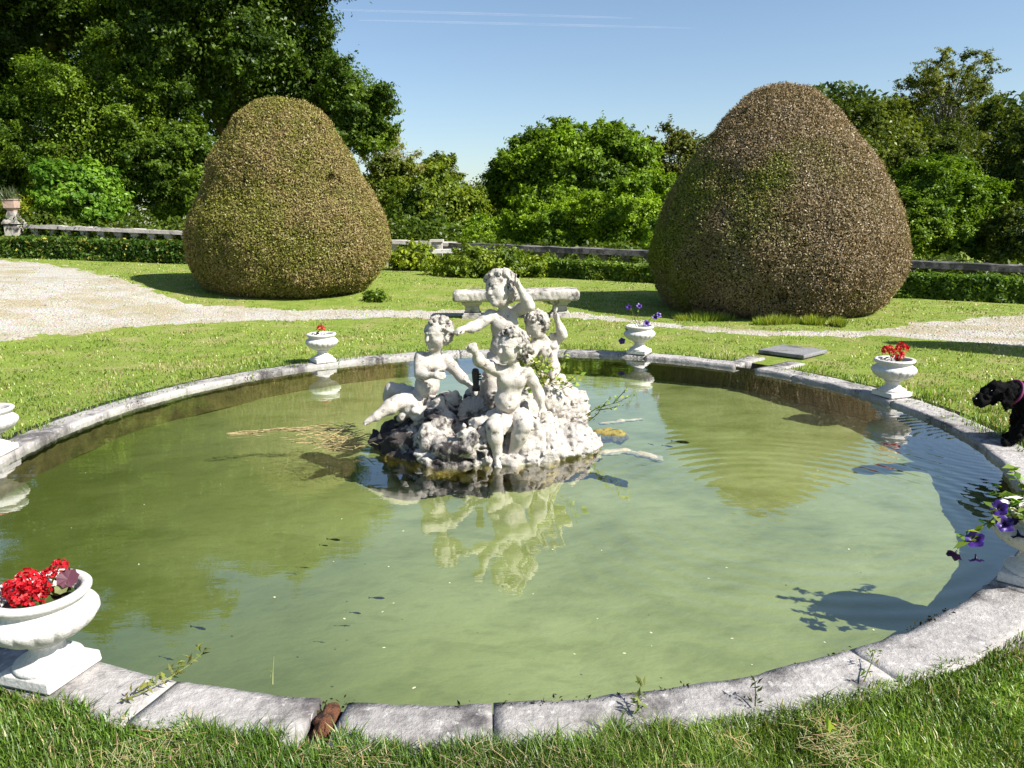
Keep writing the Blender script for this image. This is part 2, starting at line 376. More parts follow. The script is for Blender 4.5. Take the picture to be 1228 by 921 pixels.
def crown(cc, RR, ncl, nleaf, leaf, col, col2, rc=(.16, .3), low=-.45, shell=(.5, 1.0), up=.35, clumps=None, sq=.8, powr=1.0, sub=24, fill=.14):
    RR = np.array(RR, float)*np.ones(3); cl = []
    if clumps is None:
        while len(cl) < ncl:
            d = rdir(1)[0]
            if d[2] < low: continue
            cl.append((cc+d*RR*(shell[0]+(shell[1]-shell[0])*random.random()**powr), RR.mean()*random.uniform(*rc)))
    else: cl = clumps
    w = np.array([c[1]**2 for c in cl]); ce = np.array([c[0] for c in cl]); ra = np.array([c[1] for c in cl])
    ns = max(len(cl)*sub, 4); si = rng.choice(len(cl), ns, p=w/w.sum()); o = ce[si]-cc; o /= np.linalg.norm(o, axis=1, keepdims=True)+1e-6
    d = rdir(ns)+o*.5; d /= np.linalg.norm(d, axis=1, keepdims=True); sr = ra[si]*rng.uniform(.24, .5, ns)
    sc = ce[si]+d*(ra[si]*rng.uniform(.2, 1.08, ns))[:, None]*np.array([1, 1, sq]); sc += rng.normal(size=(ns, 3))*RR.mean()*.025
    w2 = sr**2; j = rng.choice(ns, nleaf, p=w2/w2.sum()); ids = si[j]
    ax = d*.7+rdir(ns)*.8+o*.3; ax[:, 2] *= .6; ax /= np.linalg.norm(ax, axis=1, keepdims=True)
    t_ = rng.normal(size=(nleaf, 1)); g_ = rng.normal(size=(nleaf, 3)); P = sc[j]+ax[j]*t_*(sr[j]*.62)[:, None]+g_*(sr[j]*.3)[:, None]*np.array([1, 1, .75])
    inn = rng.random(nleaf) < fill; m_ = int(inn.sum()); P[inn] = cc+rdir(m_)*RR*(rng.random((m_, 1))**.5)*.85
    oo = P-cc; oo /= np.linalg.norm(oo, axis=1, keepdims=True)+1e-6; oc = P-ce[ids]; oc /= np.linalg.norm(oc, axis=1, keepdims=True)+1e-6
    Nn = oc*.45+oo*.35+rng.normal(size=(nleaf, 3))*.6+np.array([0, 0, up])
    k = (.5+.5*vnoise(P, RR.mean()*.3, 9)+rng.normal(size=nleaf)*.22+.25*rng.normal(size=len(cl))[ids]).clip(0, 1)[:, None]
    T = (np.array(col)*(1-k)+np.array(col2)*k)*np.array([1.4, 1.22, .78])*(1+.22*rng.normal(size=(nleaf, 1)).clip(-2, 2))
    return P, Nn, leaf*(.7+.6*rng.random(nleaf)), T.clip(.004, .9), cl
def limb_tubes(mb, base, top, r0, targets, rad=.4):
    base = np.array(base, float); top = np.array(top, float); n = 7
    wob = [rng.normal(size=3)*np.array([1, 1, .2])*np.linalg.norm(top-base)*.018 for _ in range(n)]
    tr = [base+(top-base)*i/(n-1)+(wob[i] if 0 < i else 0) for i in range(n)]
    mb.tube(tr, [r0*(1.25 if i == 0 else 1)*(1-.72*i/(n-1)) for i in range(n)], 9)
    for t in targets:
        t = np.array(t, float); f = random.uniform(.3, .95); i = f*(n-1); j = int(min(i, n-2)); s = tr[j]+(tr[j+1]-tr[j])*(i-j)
        m = (s+t)/2+np.array([0, 0, .12*np.linalg.norm(t-s)])+rng.normal(size=3)*.05*np.linalg.norm(t-s)
        rr = r0*(1-.72*f)*rad*1.2
        mb.tube([s, (s+m)/2+rng.normal(size=3)*.05, m, (m+t)/2, t], [rr, rr*.85, rr*.6, rr*.42, rr*.2], 6)
def tree(name, label, cat, px, Y, top, bot, halfw, nleaf, leaf, col, col2, ncl=60, depth=None, trunk=.3, bark='bark', mat='leaf', nlimb=20, group=None, base_px=None, **kw):
    """px = pixel column of the middle, top/bot = pixel rows of crown top / lowest foliage, halfw in pixels, at distance Y"""
    pt, pb = pY(px, top, Y), pY(px, bot, Y)
    cc = (pt+pb)/2; hw = halfw*Y/FPX*1.02; hh = (pt[2]-pb[2])/2
    RR = np.array([hw, depth if depth else min(hw, hh*1.2), hh])
    bx = pY(base_px, bot, Y)[0] if base_px is not None else cc[0]
    base = np.array([bx, Y, float(terr(bx, Y))-.1])
    t = thing(name, label, cat, base, group)
    P, Nn, S, T, cl = crown(cc, RR, ncl, int(nleaf*2.2), leaf*.72, col, col2, **kw)
    mb = MB(); sel = random.sample(cl, min(nlimb, len(cl)))
    limb_tubes(mb, base, cc+np.array([0, 0, hh*.45]), trunk, [c[0] for c in sel])
    mb.build('trunk', M[bark], t, smooth=True)
    k = P[:, 2] > terr(P[:, 0], P[:, 1])
    leaf_mesh('crown', P[k], Nn[k], S[k], T[k], M[mat], t)
    return t

# ================================================================== GROUND
def pip(poly, x, y):
    ins = np.zeros(x.shape, bool); n = len(poly)
    for i in range(n):
        x0, y0 = poly[i]; x1, y1 = poly[(i+1) % n]
        c = ((y0 > y) != (y1 > y)) & (x < (x1-x0)*(y-y0)/(y1-y0+1e-12)+x0); ins ^= c
    return ins
PATH_PX = [(-260, 301), (0, 311), (60, 318), (120, 327), (175, 346), (195, 356), (225, 364), (300, 371), (420, 371), (500, 372), (614, 373), (700, 377), (790, 386), (870, 392), (950, 398), (1030, 397), (1100, 388), (1160, 383), (1228, 377), (1500, 372),
           (1500, 425), (1228, 417), (1150, 409), (1060, 404), (960, 403), (880, 400), (790, 392), (690, 382), (560, 380), (440, 381), (330, 384), (220, 389), (130, 394), (60, 401), (0, 411), (-260, 440)]
PATH = [gp(*p)[:2] for p in PATH_PX]
def on_path(x, y, jit=.18):
    j = jit*np.clip(np.hypot(x, y)/12, .6, 2.5)
    return pip(PATH, x+j*n2(x, y, .5, 11)+j*.5*n2(x, y, .17, 31), y+j*n2(x, y, .5, 12)+j*.5*n2(x, y, .17, 32))
def build_ground():
    rs = list(np.arange(3.99, 16.0, .11)); 
    while rs[-1] < 700: rs.append(rs[-1]*1.035)
    rs = np.array(rs); na = 720; a = np.arange(na)*2*math.pi/na
    X = POOL[0]+rs[:, None]*np.cos(a); Y = POOL[1]+rs[:, None]*np.sin(a); Z = terr(X, Y)
    V = np.stack([X, Y, Z], -1).reshape(-1, 3)
    i, k = np.meshgrid(np.arange(len(rs)-1), np.arange(na), indexing='ij'); k2 = (k+1) % na
    F = np.stack([i*na+k, (i+1)*na+k, (i+1)*na+k2, i*na+k2], -1).reshape(-1, 4)
    cen = V[F].mean(1); m = on_path(cen[:, 0], cen[:, 1]) & (cen[:, 1] < 23.0)
    for nm, f, mt in (('lawn', F[~m], M['lawn']), ('gravel_path', F[m], M['gravel'])):
        u, inv = np.unique(f, return_inverse=True)
        tag(mesh(nm, V[u], inv.reshape(-1, 4), mt, smooth=True), kind='structure')
build_ground()

# ================================================================== POOL
basin = thing('fountain_basin', 'round sunken basin edged with weathered pale grey stone slabs set in the lawn', 'fountain basin', (POOL[0], POOL[1], 0))
def coping_block(a0, a1, seed, r0=RIN, r1=ROUT, dz=0.0, th=.1):
    na = max(4, int((a1-a0)*r1/.045)); nr = 8
    aa = np.linspace(a0, a1, na+1); rr = np.linspace(r0, r1, nr+1)
    A, Q = np.meshgrid(aa, rr, indexing='ij')
    x, y = Q*np.cos(A), Q*np.sin(A)
    er = n2(x, y, .16, seed)*.008+n2(x, y, .04, seed)*.007
    e = np.zeros_like(Q); e[:, 0] = er[:, 0]*1.3-.006; e[:, -1] = er[:, -1]*1.5
    Q2 = Q+e*np.where(np.arange(nr+1) == 0, 1, 1)
    ea = np.zeros_like(A); ea[0] = .0012/Q[0]+np.abs(er[0])/Q[0]*.22; ea[-1] = -.0012/Q[-1]-np.abs(er[-1])/Q[-1]*.22
    A2 = A+ea
    x, y = Q2*np.cos(A2), Q2*np.sin(A2)
    ed = np.minimum.reduce([np.arange(nr+1)[None, :]*np.ones_like(Q), (nr-np.arange(nr+1))[None, :]*np.ones_like(Q), np.arange(na+1)[:, None]*np.ones_like(Q), (na-np.arange(na+1))[:, None]*np.ones_like(Q)])
    z = dz+.003*n2(x, y, .3, seed)+.003*n2(x, y, .07, seed+1)-np.where(ed == 0, .004, 0)
    top = np.stack([x+POOL[0], y+POOL[1], z], -1).reshape(-1, 3); n = len(top); w = nr+1
    bot = top.copy(); bot[:, 2] = dz-th
    F = []
    for i in range(na):
        for j in range(nr):
            q = (i*w+j, i*w+j+1, (i+1)*w+j+1, (i+1)*w+j); F.append(q[::-1] if False else (q[0], q[1], q[2], q[3])); F.append((q[3]+n, q[2]+n, q[1]+n, q[0]+n))
    bd = [(i*w, (i+1)*w) for i in range(na)]+[(na*w+j, na*w+j+1) for j in range(nr)]+[((i+1)*w+nr, i*w+nr) for i in range(na)]+[(j+1, j) for j in range(nr)]
    for a, b in bd: F.append((a, b, b+n, a+n))
    return np.concatenate([top, bot]), np.array(F)
GAP = (38.7, 42.7)                     # the channel on the right, behind
SKIP = (-98.5, -96.9)                  # missing corner with the broken brick
edges = [GAP[1]]
while edges[-1] < 360+GAP[0]-15: edges.append(edges[-1]+random.uniform(15, 24))
edges.append(360+GAP[0])
edges = sorted(set([e for e in edges if not (258.5 < e < 266)]+[360+SKIP[0], 360+SKIP[1]]))
for a0, a1 in zip(edges[:-1], edges[1:]):
    if abs(a0-(360+SKIP[0])) < 1e-6: continue
    V, F = coping_block(R(a0), R(a1), random.randint(1, 99), RIN+random.uniform(-.008, .008), ROUT+random.uniform(-.02, .03), random.uniform(-.004, .004))
    mesh('coping_stone', V, F, M['coping'], basin)
mb = MB(); mb.lathe([(RIN+.03, -.02), (RIN+.03, -.1), (RIN+.05, FZ-.02), (RIN+.3, FZ-.02), (RIN+.3, -.105), (RIN+.04, -.105)], (POOL[0], POOL[1], 0), 128)
mb.F = [f for f in mb.F if len(f) == 4]; mb.build('basin_wall', simple('wet_wall', (.1, .085, .035), .8, .5, 8, .7, bd=.02), basin, smooth=False)
rs = np.linspace(0.02, RIN+.1, 60); aa = np.arange(160)*2*math.pi/160
X = POOL[0]+rs[:, None]*np.cos(aa); Y = POOL[1]+rs[:, None]*np.sin(aa); Z = FZ+.03*n2(X, Y, .8, 3)+.012*n2(X, Y, .2, 5)
i, k = np.meshgrid(np.arange(59), np.arange(160), indexing='ij'); k2 = (k+1) % 160
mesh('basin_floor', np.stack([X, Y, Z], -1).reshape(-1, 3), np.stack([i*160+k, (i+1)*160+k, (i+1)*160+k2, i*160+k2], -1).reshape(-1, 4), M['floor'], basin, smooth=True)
# earth under the missing corner
am = R((SKIP[0]+SKIP[1])/2)
V, F = coping_block(R(SKIP[0]-.2), R(SKIP[1]+.2), 5, RIN+.02, ROUT, -.05, .1); mesh('bedding_earth', V, F, M['soil'], basin)
# pool water
aa = np.arange(160)*2*math.pi/160; rs = np.linspace(0.01, RIN+.04, 24)
X = POOL[0]+rs[:, None]*np.cos(aa); Y = POOL[1]+rs[:, None]*np.sin(aa); Z = np.full_like(X, WZ)
i, k = np.meshgrid(np.arange(23), np.arange(160), indexing='ij'); k2 = (k+1) % 160
tag(mesh('pool_water', np.stack([X, Y, Z], -1).reshape(-1, 3), np.stack([i*160+k, (i+1)*160+k, (i+1)*160+k2, i*160+k2], -1).reshape(-1, 4), M['water']), kind='structure')
# broken brick
br = SDF((-.25, -.25, -.12), (.25, .25, .12), .01); br.ell((0, 0, 0), (.045, .085, .02), k=.01); br.noise(.014, .06, 3); br.noise(.01, .025, 4, True)
V, F = br.mesh(); p = POOL+(RIN+.075)*np.array([math.cos(am), math.sin(am)])
tag(mesh('broken_brick', V+np.array([p[0], p[1], -.026]), F, M['rust'], loc=(p[0], p[1], -.03), smooth=True), 'rusty brown broken brick wedged in the gap of the near stone edge', 'brick')
# channel slab
def polar(a, r): return np.array([POOL[0]+r*math.cos(R(a)), POOL[1]+r*math.sin(R(a))])
p = polar(42.0, 4.82); mb = MB(); ang = R(41.0)
mb.box((p[0], p[1], .012), (.56, .6, .045), ang)
o = mb.build('cover_slab', M['slab'], loc=(p[0], p[1], 0)); tag(o, 'flat grey square stone slab lying on the grass behind the gap in the pool edge', 'stone slab')
bv = o.modifiers.new('bevel', 'BEVEL'); bv.width = .012; bv.segments = 2
for a, nm, lb in ((37.2, 'channel_kerb', 'short pale kerb stone on the right side of the overflow channel'), (44.1, 'channel_kerb', 'short pale kerb stone on the left side of the overflow channel')):
    V, F = coping_block(R(a-1.4), R(a+1.4), int(a), ROUT+.02, ROUT+.42, .002, .1)
    q = polar(a, ROUT+.2); tag(mesh(nm, V, F, M['coping'], loc=(q[0], q[1], -.05)), lb, 'kerb stone', 'kerb stones of the overflow channel')

# ================================================================== URNS
def make_urn(loc, label):
    t = thing('garden_urn', label, 'urn', loc, 'white urns on the pool edge'); c = np.array(loc, float)
    mb = MB(); mb.box(c+np.array([0, 0, .0225]), (.245, .245, .045), 0.0, .97); o = mb.build('plinth', M['urn'], t)
    b = o.modifiers.new('bevel', 'BEVEL'); b.width = .007; b.segments = 2
    mb = MB(); mb.lathe([(.118, .044), (.12, .052), (.116, .062), (.1, .07), (.078, .082), (.063, .1), (.058, .118), (.062, .132), (.076, .139), (.074, .146), (.05, .148)], c, 40)
    mb.build('foot', M['urn'], t, smooth=True)
    prof = [(.045, .143), (.068, .146), (.098, .156), (.13, .172), (.158, .192), (.178, .213), (.19, .234), (.191, .246), (.186, .258), (.174, .27), (.16, .279), (.15, .286), (.147, .296), (.152, .304), (.166, .312), (.174, .322), (.175, .332), (.168, .34), (.155, .342), (.142, .338), (.136, .325), (.132, .30), (.125, .28)]
    def fl(i, a):
        if 1 <= i <= 7:
            w = [0, .5, .9, 1, 1, .9, .55, .2][i]; s = abs(math.sin(a*9)); return 1+w*.075*(s**.5-.75)
        return 1
    mb = MB(); mb.lathe(prof, c, 168, fl); mb.F = [f for f in mb.F if len(f) == 4]; mb.build('bowl', M['urn'], t, smooth=True)
    mb = MB(); n = 24; mb.lathe([(.126, .288), (.09, .298), (.04, .303), (.004, .305)], c, n); mb.build('soil', M['soil'], t, smooth=True)
    return t
UR = [(-115.2, 'white urn of red geraniums nearest the viewer, at the lower left', 'g'),
      (124.2, 'small white urn with a single red flower head on the far left pool edge', 'g'),
      (62.5, 'white urn of straggly purple petunias on the far pool edge before the bigger topiary', 'p'),
      (13.4, 'white urn holding three round red flower heads on the right pool edge', 'g'),
      (-47.8, 'white urn with petunias trailing over the water, nearest the black dog', 'p'),
      (187.5, 'white urn at the left border of the photo, mostly cut off', 'g')]
urns = []
for i, (a, lb, kd) in enumerate(UR):
    p = polar(a, 3.745); loc = (p[0], p[1], .006)
    if i == 0: u = make_urn(loc, lb); u.rotation_euler.z = R(a+8)
    else:
        u = copy_tree(urns[0]); u.location = loc; WP[u.name] = np.array(loc); u['label'] = lb; u.rotation_euler.z = R(a+random.uniform(-6, 6))
    urns.append(u)

def disc_leaf(mb, c, n, r, tint, lobes=7, cup=.25):
    n = unit(n); u = unit(np.cross(n, rng.normal(size=3))); v = np.cross(n, u); k = lobes*2
    V = [np.array(c)-n*r*cup*.5]
    for i in range(k):
        a = 2*math.pi*i/k; q = r*(1 if i % 2 == 0 else .86); V.append(np.array(c)+q*(math.cos(a)*u+math.sin(a)*v)+n*r*cup*random.uniform(.2, .8))
    mb.add(V, [(0, i+1, (i+1) % k+1) for i in range(k)], tint)
def flower_ball(c, r, col, npet=110, ps=.36):
    mb = MB()
    for d in rdir(npet):
        if d[2] < -.55: continue
        p = c+d*r*random.uniform(.72, 1.0)*np.array([1, 1, .8]); k = random.uniform(.65, 1.15)
        n = unit(d+rng.normal(size=3)*.5); u = unit(np.cross(n, rng.normal(size=3))); v = np.cross(n, u); s = r*ps*random.uniform(.75, 1.2)
        tn = tuple(min(.95, q*k) for q in col)
        mb.add([p-u*s*.6, p-u*s*.1+v*s*.5+n*s*.12, p+u*s*.6+n*s*.15, p-u*s*.1-v*s*.5+n*s*.12], [(0, 1, 2), (0, 2, 3)], tn)
    return mb
RED = (.52, .012, .022)
def geranium(c, label, heads,  nleaf=14, lr=.028, leafcol=(.07, .12, .03), spread=.1):
    c = np.array(c); t = thing('geranium', label, 'geranium', c, 'geraniums planted in the urns')
    mb = MB()
    for h, r in heads:
        h = np.array(h); mb.tube([c+np.array([h[0]*.3, h[1]*.3, 0]), c+h*np.array([.6, .6, .5]), c+h], [.004, .0035, .003], 5, (.09, .11, .03))
    mb.build('stems', M['leaf'], t, tint=True)
    mb = MB()
    for _ in range(nleaf):
        a = random.uniform(0, 6.28); q = spread*random.random()**.5; p = c+np.array([q*math.cos(a), q*math.sin(a), random.uniform(.008, .05)])
        k = random.uniform(.6, 1.4); tn = tuple(x*k for x in (leafcol if random.random() < .75 else (.16, .17, .05)))
        disc_leaf(mb, p, (math.cos(a)*.5, math.sin(a)*.5, 1), lr*random.uniform(.6, 1.2), tn)
    mb.build('foliage', M['leaf'], t, tint=True)
    for h, r in heads:
        flower_ball(c+np.array(h), r*1.22, tuple(q*random.uniform(.85, 1.1) for q in RED)).build('flower_head', M['petal'], t, tint=True)
    return t
def soil_pt(i): l = np.array(urns[i].location); return l+np.array([0, 0, .3])
g0 = geranium(soil_pt(0), 'big mass of scarlet geranium blooms with one dusky purple leaf in the nearest urn',
         [((-.09, .0, .05), .03), ((-.05, .03, .07), .036), ((-.01, -.01, .065), .038), ((-.02, -.06, .04), .037), ((.025, -.07, .035), .032), ((-.06, -.04, .05), .034), ((.03, .02, .085), .026), ((.06, .045, .105), .03), ((.03, -.03, .055), .03)], 16, .03)
mb = MB(); disc_leaf(mb, soil_pt(0)+np.array([.095, .03, .065]), (.3, -.6, .7), .04, (.13, .05, .075), 9, .3); disc_leaf(mb, soil_pt(0)+np.array([.085, .0, .04]), (.2, -.6, .7), .025, (.22, .24, .1), 7, .3)
mb.build('dusky_leaf', M['leaf'], g0, tint=True)
geranium(soil_pt(1), 'single bright red geranium bloom in the far left urn', [((.0, .0, .1), .045)], 9, .022, (.03, .035, .012))
geranium(soil_pt(3), 'three dark red round geranium blooms in the right hand urn', [((-.075, -.02, .125), .05), ((.0, -.05, .08), .05), ((.065, .02, .135), .05)], 12, .026, (.05, .08, .02))
geranium(soil_pt(5), 'low red geranium in the cut off urn on the left border', [((.02, .0, .06), .035), ((-.05, .03, .08), .04)], 10)
PUR = (.06, .02, .22)
def petunia_flower(c, d, r, col):
    mb = MB(); d = unit(d); u = unit(np.cross(d, (.2, .3, .9))); v = np.cross(d, u); V = []; F = []; n = 20
    for r_, z_ in ((.09, -.95), (.14, -.5), (.3, -.15), (.72, .02), (1.0, .0)):
        for k in range(n):
            a = 2*math.pi*k/n; q = r*r_*(1+(.13*math.cos(5*a) if r_ > .5 else 0)); zz = z_*r+(r*.14*math.sin(5*a+1)*(r_ > .9))+random.uniform(-.05, .05)*r*(r_ > .6)
            V.append(np.array(c)+q*(math.cos(a)*u+math.sin(a)*v)+d*zz)
    for i in range(4):
        for k in range(n): F.append((i*n+k, i*n+(k+1) % n, (i+1)*n+(k+1) % n, (i+1)*n+k))
    mb.add(V, F); mb.T = [tuple(q*(.45 if i < 60 else random.uniform(.8, 1.25)) for q in col) for i in range(len(V))]; return mb
def petunia(c, label, stems, flowers, buds=(), lsize=.045, nl=9):
    c = np.array(c); t = thing('petunia', label, 'petunia', c, 'petunias planted in the urns'); mb = MB(); P = []; Nn = []; S = []; al = []
    for st in stems:
        pts = [c+np.array(q) for q in st]; fine = []
        for a, b in zip(pts[:-1], pts[1:]):
            for f in np.linspace(0, 1, 6)[:-1]: fine.append(a+(b-a)*f+rng.normal(size=3)*.004)
        fine.append(pts[-1]); mb.tube(fine, list(np.linspace(.0045, .002, len(fine))), 5, (.13, .17, .04))
        L = sum(np.linalg.norm(b-a) for a, b in zip(pts[:-1], pts[1:])); m = max(4, int(L/.022*nl/9))
        for _ in range(m):
            q = fine[min(len(fine)-1, int(random.random()**.8*len(fine)))]; d = rdir(1)[0]+np.array([0, 0, .3]); P.append(q+d*.018); al.append(d); Nn.append(np.array([0, 0, 1])+rng.normal(size=3)*.5); S.append(lsize*random.uniform(.5, 1.15))
    mb.build('stems', M['leaf'], t, tint=True)
    n = len(P); leaf_mesh('foliage', np.array(P), np.array(Nn), np.array(S), tints(n, (.17, .26, .045), .35, .12), M['leaf'], t, asp=.55, along=np.array(al))
    for q, d, r in flowers: petunia_flower(c+np.array(q), d, r, PUR).build('flower', M['petal'], t, smooth=True, tint=True)
    for q, d, r in buds: petunia_flower(c+np.array(q), d, r, tuple(x*.35 for x in PUR)).build('wilted_bloom', M['petal'], t, smooth=True, tint=True)
petunia(soil_pt(2), 'leggy pale leaved petunia with purple blooms in the far urn by the bigger topiary',
        [((0, 0, 0), (-.06, 0, .12), (-.11, 0, .24)), ((.0, 0, 0), (-.02, .02, .15), (-.01, .02, .26)), ((.03, 0, 0), (.1, 0, .1), (.19, .0, .16)), ((-.05, 0, 0), (-.14, -.03, .03), (-.2, -.03, -.1)), ((.02, -.03, 0), (.04, -.06, .08), (.06, -.08, .1)), ((-.03, -.03, 0), (-.08, -.05, .1), (-.12, -.06, .16))],
        [((-.14, -.02, .27), (-.3, -.7, .6), .035), ((-.01, 0, .28), (.1, -.7, .6), .035), ((.23, -.02, .17), (.4, -.7, .5), .035), ((.18, -.02, .14), (.1, -.7, .5), .032), ((.07, -.09, .08), (.2, -.8, .4), .04), ((-.22, -.05, -.14), (-.2, -.8, .3), .04)], lsize=.04)
petunia(soil_pt(4), 'deep violet petunia with yellow green leaves spilling from its urn over the pool',
        [((0, 0, 0), (-.1, -.02, .09), (-.2, -.04, .06), (-.31, -.07, -.02), (-.42, -.1, -.1)), ((0, .02, 0), (-.08, .02, .12), (-.14, .02, .22)), ((.02, .04, 0), (.03, .06, .15), (.02, .08, .26)), ((-.02, -.05, 0), (-.1, -.13, .05), (-.14, -.18, -.04)), ((.05, .0, 0), (.15, -.02, .1), (.25, -.05, .02)), ((.05, .05, 0), (.12, .12, .1), (.2, .2, .06)), ((-.06, -.02, 0), (-.16, -.03, .03), (-.27, -.05, .06)), ((0, 0, 0), (-.08, -.03, .1), (-.13, -.05, .18)), ((0, 0, 0), (-.1, -.06, .06), (-.17, -.1, .03)), ((-.05, .02, 0), (-.14, .03, .07), (-.2, .05, .12))],
        [((-.24, -.07, .075), (-.5, -.7, .5), .034), ((-.22, -.09, .01), (-.2, -.8, .5), .036), ((-.35, -.1, -.055), (-.4, -.6, .6), .037), ((.0, -.03, .17), (.1, -.9, .4), .045), ((-.06, -.02, .1), (-.1, -.9, .3), .04), ((.22, -.05, .1), (.3, -.8, .4), .04)],
        [((-.17, -.08, .015), (.1, -.6, -.6), .035), ((-.44, -.11, -.125), (-.6, -.4, -.5), .032), ((-.34, -.11, -.15), (0, -.3, -.9), .03), ((-.16, -.1, -.045), (.1, -.3, -.9), .03)], lsize=.065, nl=15)

# ================================================================== FOUNTAIN SCULPTURE
sc_loc = np.array([-.12, 5.72, WZ]); sculpt = thing('fountain_sculpture', 'weathered white stone sculpture of four cherubs on a rock in the middle of the pool', 'sculpture', sc_loc)
def J(px, py, Y): return pY(px, py, Y)
def basis(f, up):
    f = unit(f); r = unit(np.cross(f, up)); u = np.cross(r, f); return r, f, u      # right of the figure, face direction, up
def head(S, c, f, up, s=1.0):
    r, f, u = basis(f, up); B = np.array([r, f, u]); L = lambda x, y, z: c+s*(x*r+y*f+z*u)
    S.ell(L(0, -.012, .03), np.array([.088, .1, .092])*s, B, .02); S.ell(L(0, .02, -.03), np.array([.068, .072, .08])*s, B, .03)
    for q in (-1, 1):
        S.ell(L(q*.036, .052, -.028), np.array([.034, .032, .034])*s, B, .02)
        S.ell(L(q*.031, .096, .014), np.array([.013, .009, .006])*s, B, .008, True)
        S.ell(L(q*.031, .08, .012), np.array([.015, .013, .011])*s, B, .004)
        S.cone(L(q*.012, .095, .03), L(q*.05, .076, .03), .005*s, .004*s, .012)
        S.ell(L(q*.088, -.012, -.008), np.array([.012, .02, .028])*s, B, .008)
    S.cone(L(0, .088, .02), L(0, .108, -.018), .008*s, .014*s, .012); S.ell(L(0, .07, -.088), np.array([.026, .022, .018])*s, B, .02)
    S.ell(L(0, .088, -.05), np.array([.024, .012, .007])*s, B, .006); S.ell(L(0, .084, -.063), np.array([.019, .012, .008])*s, B, .006)
    S.ell(L(0, .1, -.056), np.array([.02, .008, .003])*s, B, .003, True)
def hand(S, el, wr, s=1.0, curl=.35, side=1, up=(0, 0, 1)):
    el, wr = np.array(el), np.array(wr); d = unit(wr-el); w = unit(np.cross(d, up)); n = np.cross(w, d)
    S.cone(wr, wr+d*.03*s, .021*s, .024*s, .01); S.ell(wr+d*.035*s, np.array([.027, .026, .015])*s, np.array([d, w, n]), .01)
    for i, (o, ln) in enumerate(((-.019, .036), (-.006, .043), (.007, .041), (.019, .03))):
        a = wr+d*.052*s+w*o*s; b = a+(d*math.cos(curl)-n*math.sin(curl)+w*o*4)*ln*.55*s; e = b+(d*math.cos(curl*2.6)-n*math.sin(curl*2.6))*ln*.55*s
        S.chain([a, b, e], [.0088*s, .008*s, .0068*s], .003)
    a = wr+d*.02*s-w*.02*s*side; b = a+(d*.6-w*.8*side-n*.3)*.024*s; e = b+(d*.9-w*.2*side-n*.4)*.02*s; S.chain([a, b, e], [.011*s, .0095*s, .008*s], .004)
def foot(S, an, toe, s=1.0):
    an, toe = np.array(an), np.array(toe); d = unit(toe-an); S.cone(an, toe, .03*s, .02*s, .015); S.ell(an-np.array([0, 0, .01]), .03*s, None, .015)
    w = unit(np.cross(d, (0, 0, 1)))
    for i in range(5): S.cone(toe+w*(i-2)*.009*s-d*abs(i-1)*.003, toe+w*(i-2)*.011*s+d*(.02-.002*i)*s, .0075*s, .0065*s, .004)
def limb(S, a, b, c, ra, rb, rc, k=.025):
    a, b, c = np.array(a), np.array(b), np.array(c); m1 = a+(b-a)*.45; m2 = b+(c-b)*.35
    S.chain([a, m1, b], [ra, ra*1.02, rb], k); S.chain([b, m2, c], [rb*.96, rb*1.04, rc], k)
def body(J_, s=1.0, h=.0062):
    pts = np.array([v for k, v in J_.items() if not k.startswith('_')]); S = SDF(pts.min(0)-.2, pts.max(0)+.2, h)
    ch, be, pe = J_['chest'], J_['belly'], J_['pelvis']; ac = unit(J_['shR']-J_['shL']); fw = unit(J_['_front']); up = unit(ch-pe)
    ac = unit(ac-up*(ac@up)); fw = unit(np.cross(up, ac))*(1 if np.cross(up, ac)@fw > 0 else -1); B = np.array([ac, fw, up])
    S.ell(ch, np.array([.106, .076, .1])*s, B, .03); S.ell(be, np.array([.094, .08, .092])*s, B, .04); S.ell(pe, np.array([.106, .088, .08])*s, B, .04)
    S.cone(ch, pe, .074*s, .078*s, .04)
    for q in (-1, 1): S.ell(ch+s*(ac*q*.05+fw*.06+up*.025), np.array([.05, .026, .042])*s, B, .028)
    S.ell(be+s*(fw*.045-up*.01), np.array([.07, .06, .065])*s, B, .03); S.ell(be+s*(fw*.103-up*.015), .009*s, None, .006, True)
    S.cone(J_['neck'], ch+up*.07*s, .039*s, .05*s, .025); S.cone(J_['neck'], J_['head']+0*up, .039*s, .039*s, .015)
    for q in 'LR':
        S.cone(ch+up*.06*s, J_['sh'+q], .047*s, .041*s, .03)
        limb(S, J_['sh'+q], J_['el'+q], J_['ha'+q], .042*s, .036*s, .022*s)
        hand(S, J_['el'+q], J_['ha'+q], s*1.08, J_.get('_curl'+q, .4), 1 if q == 'L' else -1, J_.get('_pal'+q, (0, 0, 1)))
        limb(S, J_['hi'+q], J_['kn'+q], J_['an'+q], .071*s, .054*s, .031*s, .025); S.cone(pe, J_['hi'+q], .08*s, .073*s, .03)
        foot(S, J_['an'+q], J_['to'+q], s)
    head(S, J_['head'], J_['_face'], J_['_up'], s*J_.get('_hs', 1.0)); S.noise(.003, .03, 3); return S
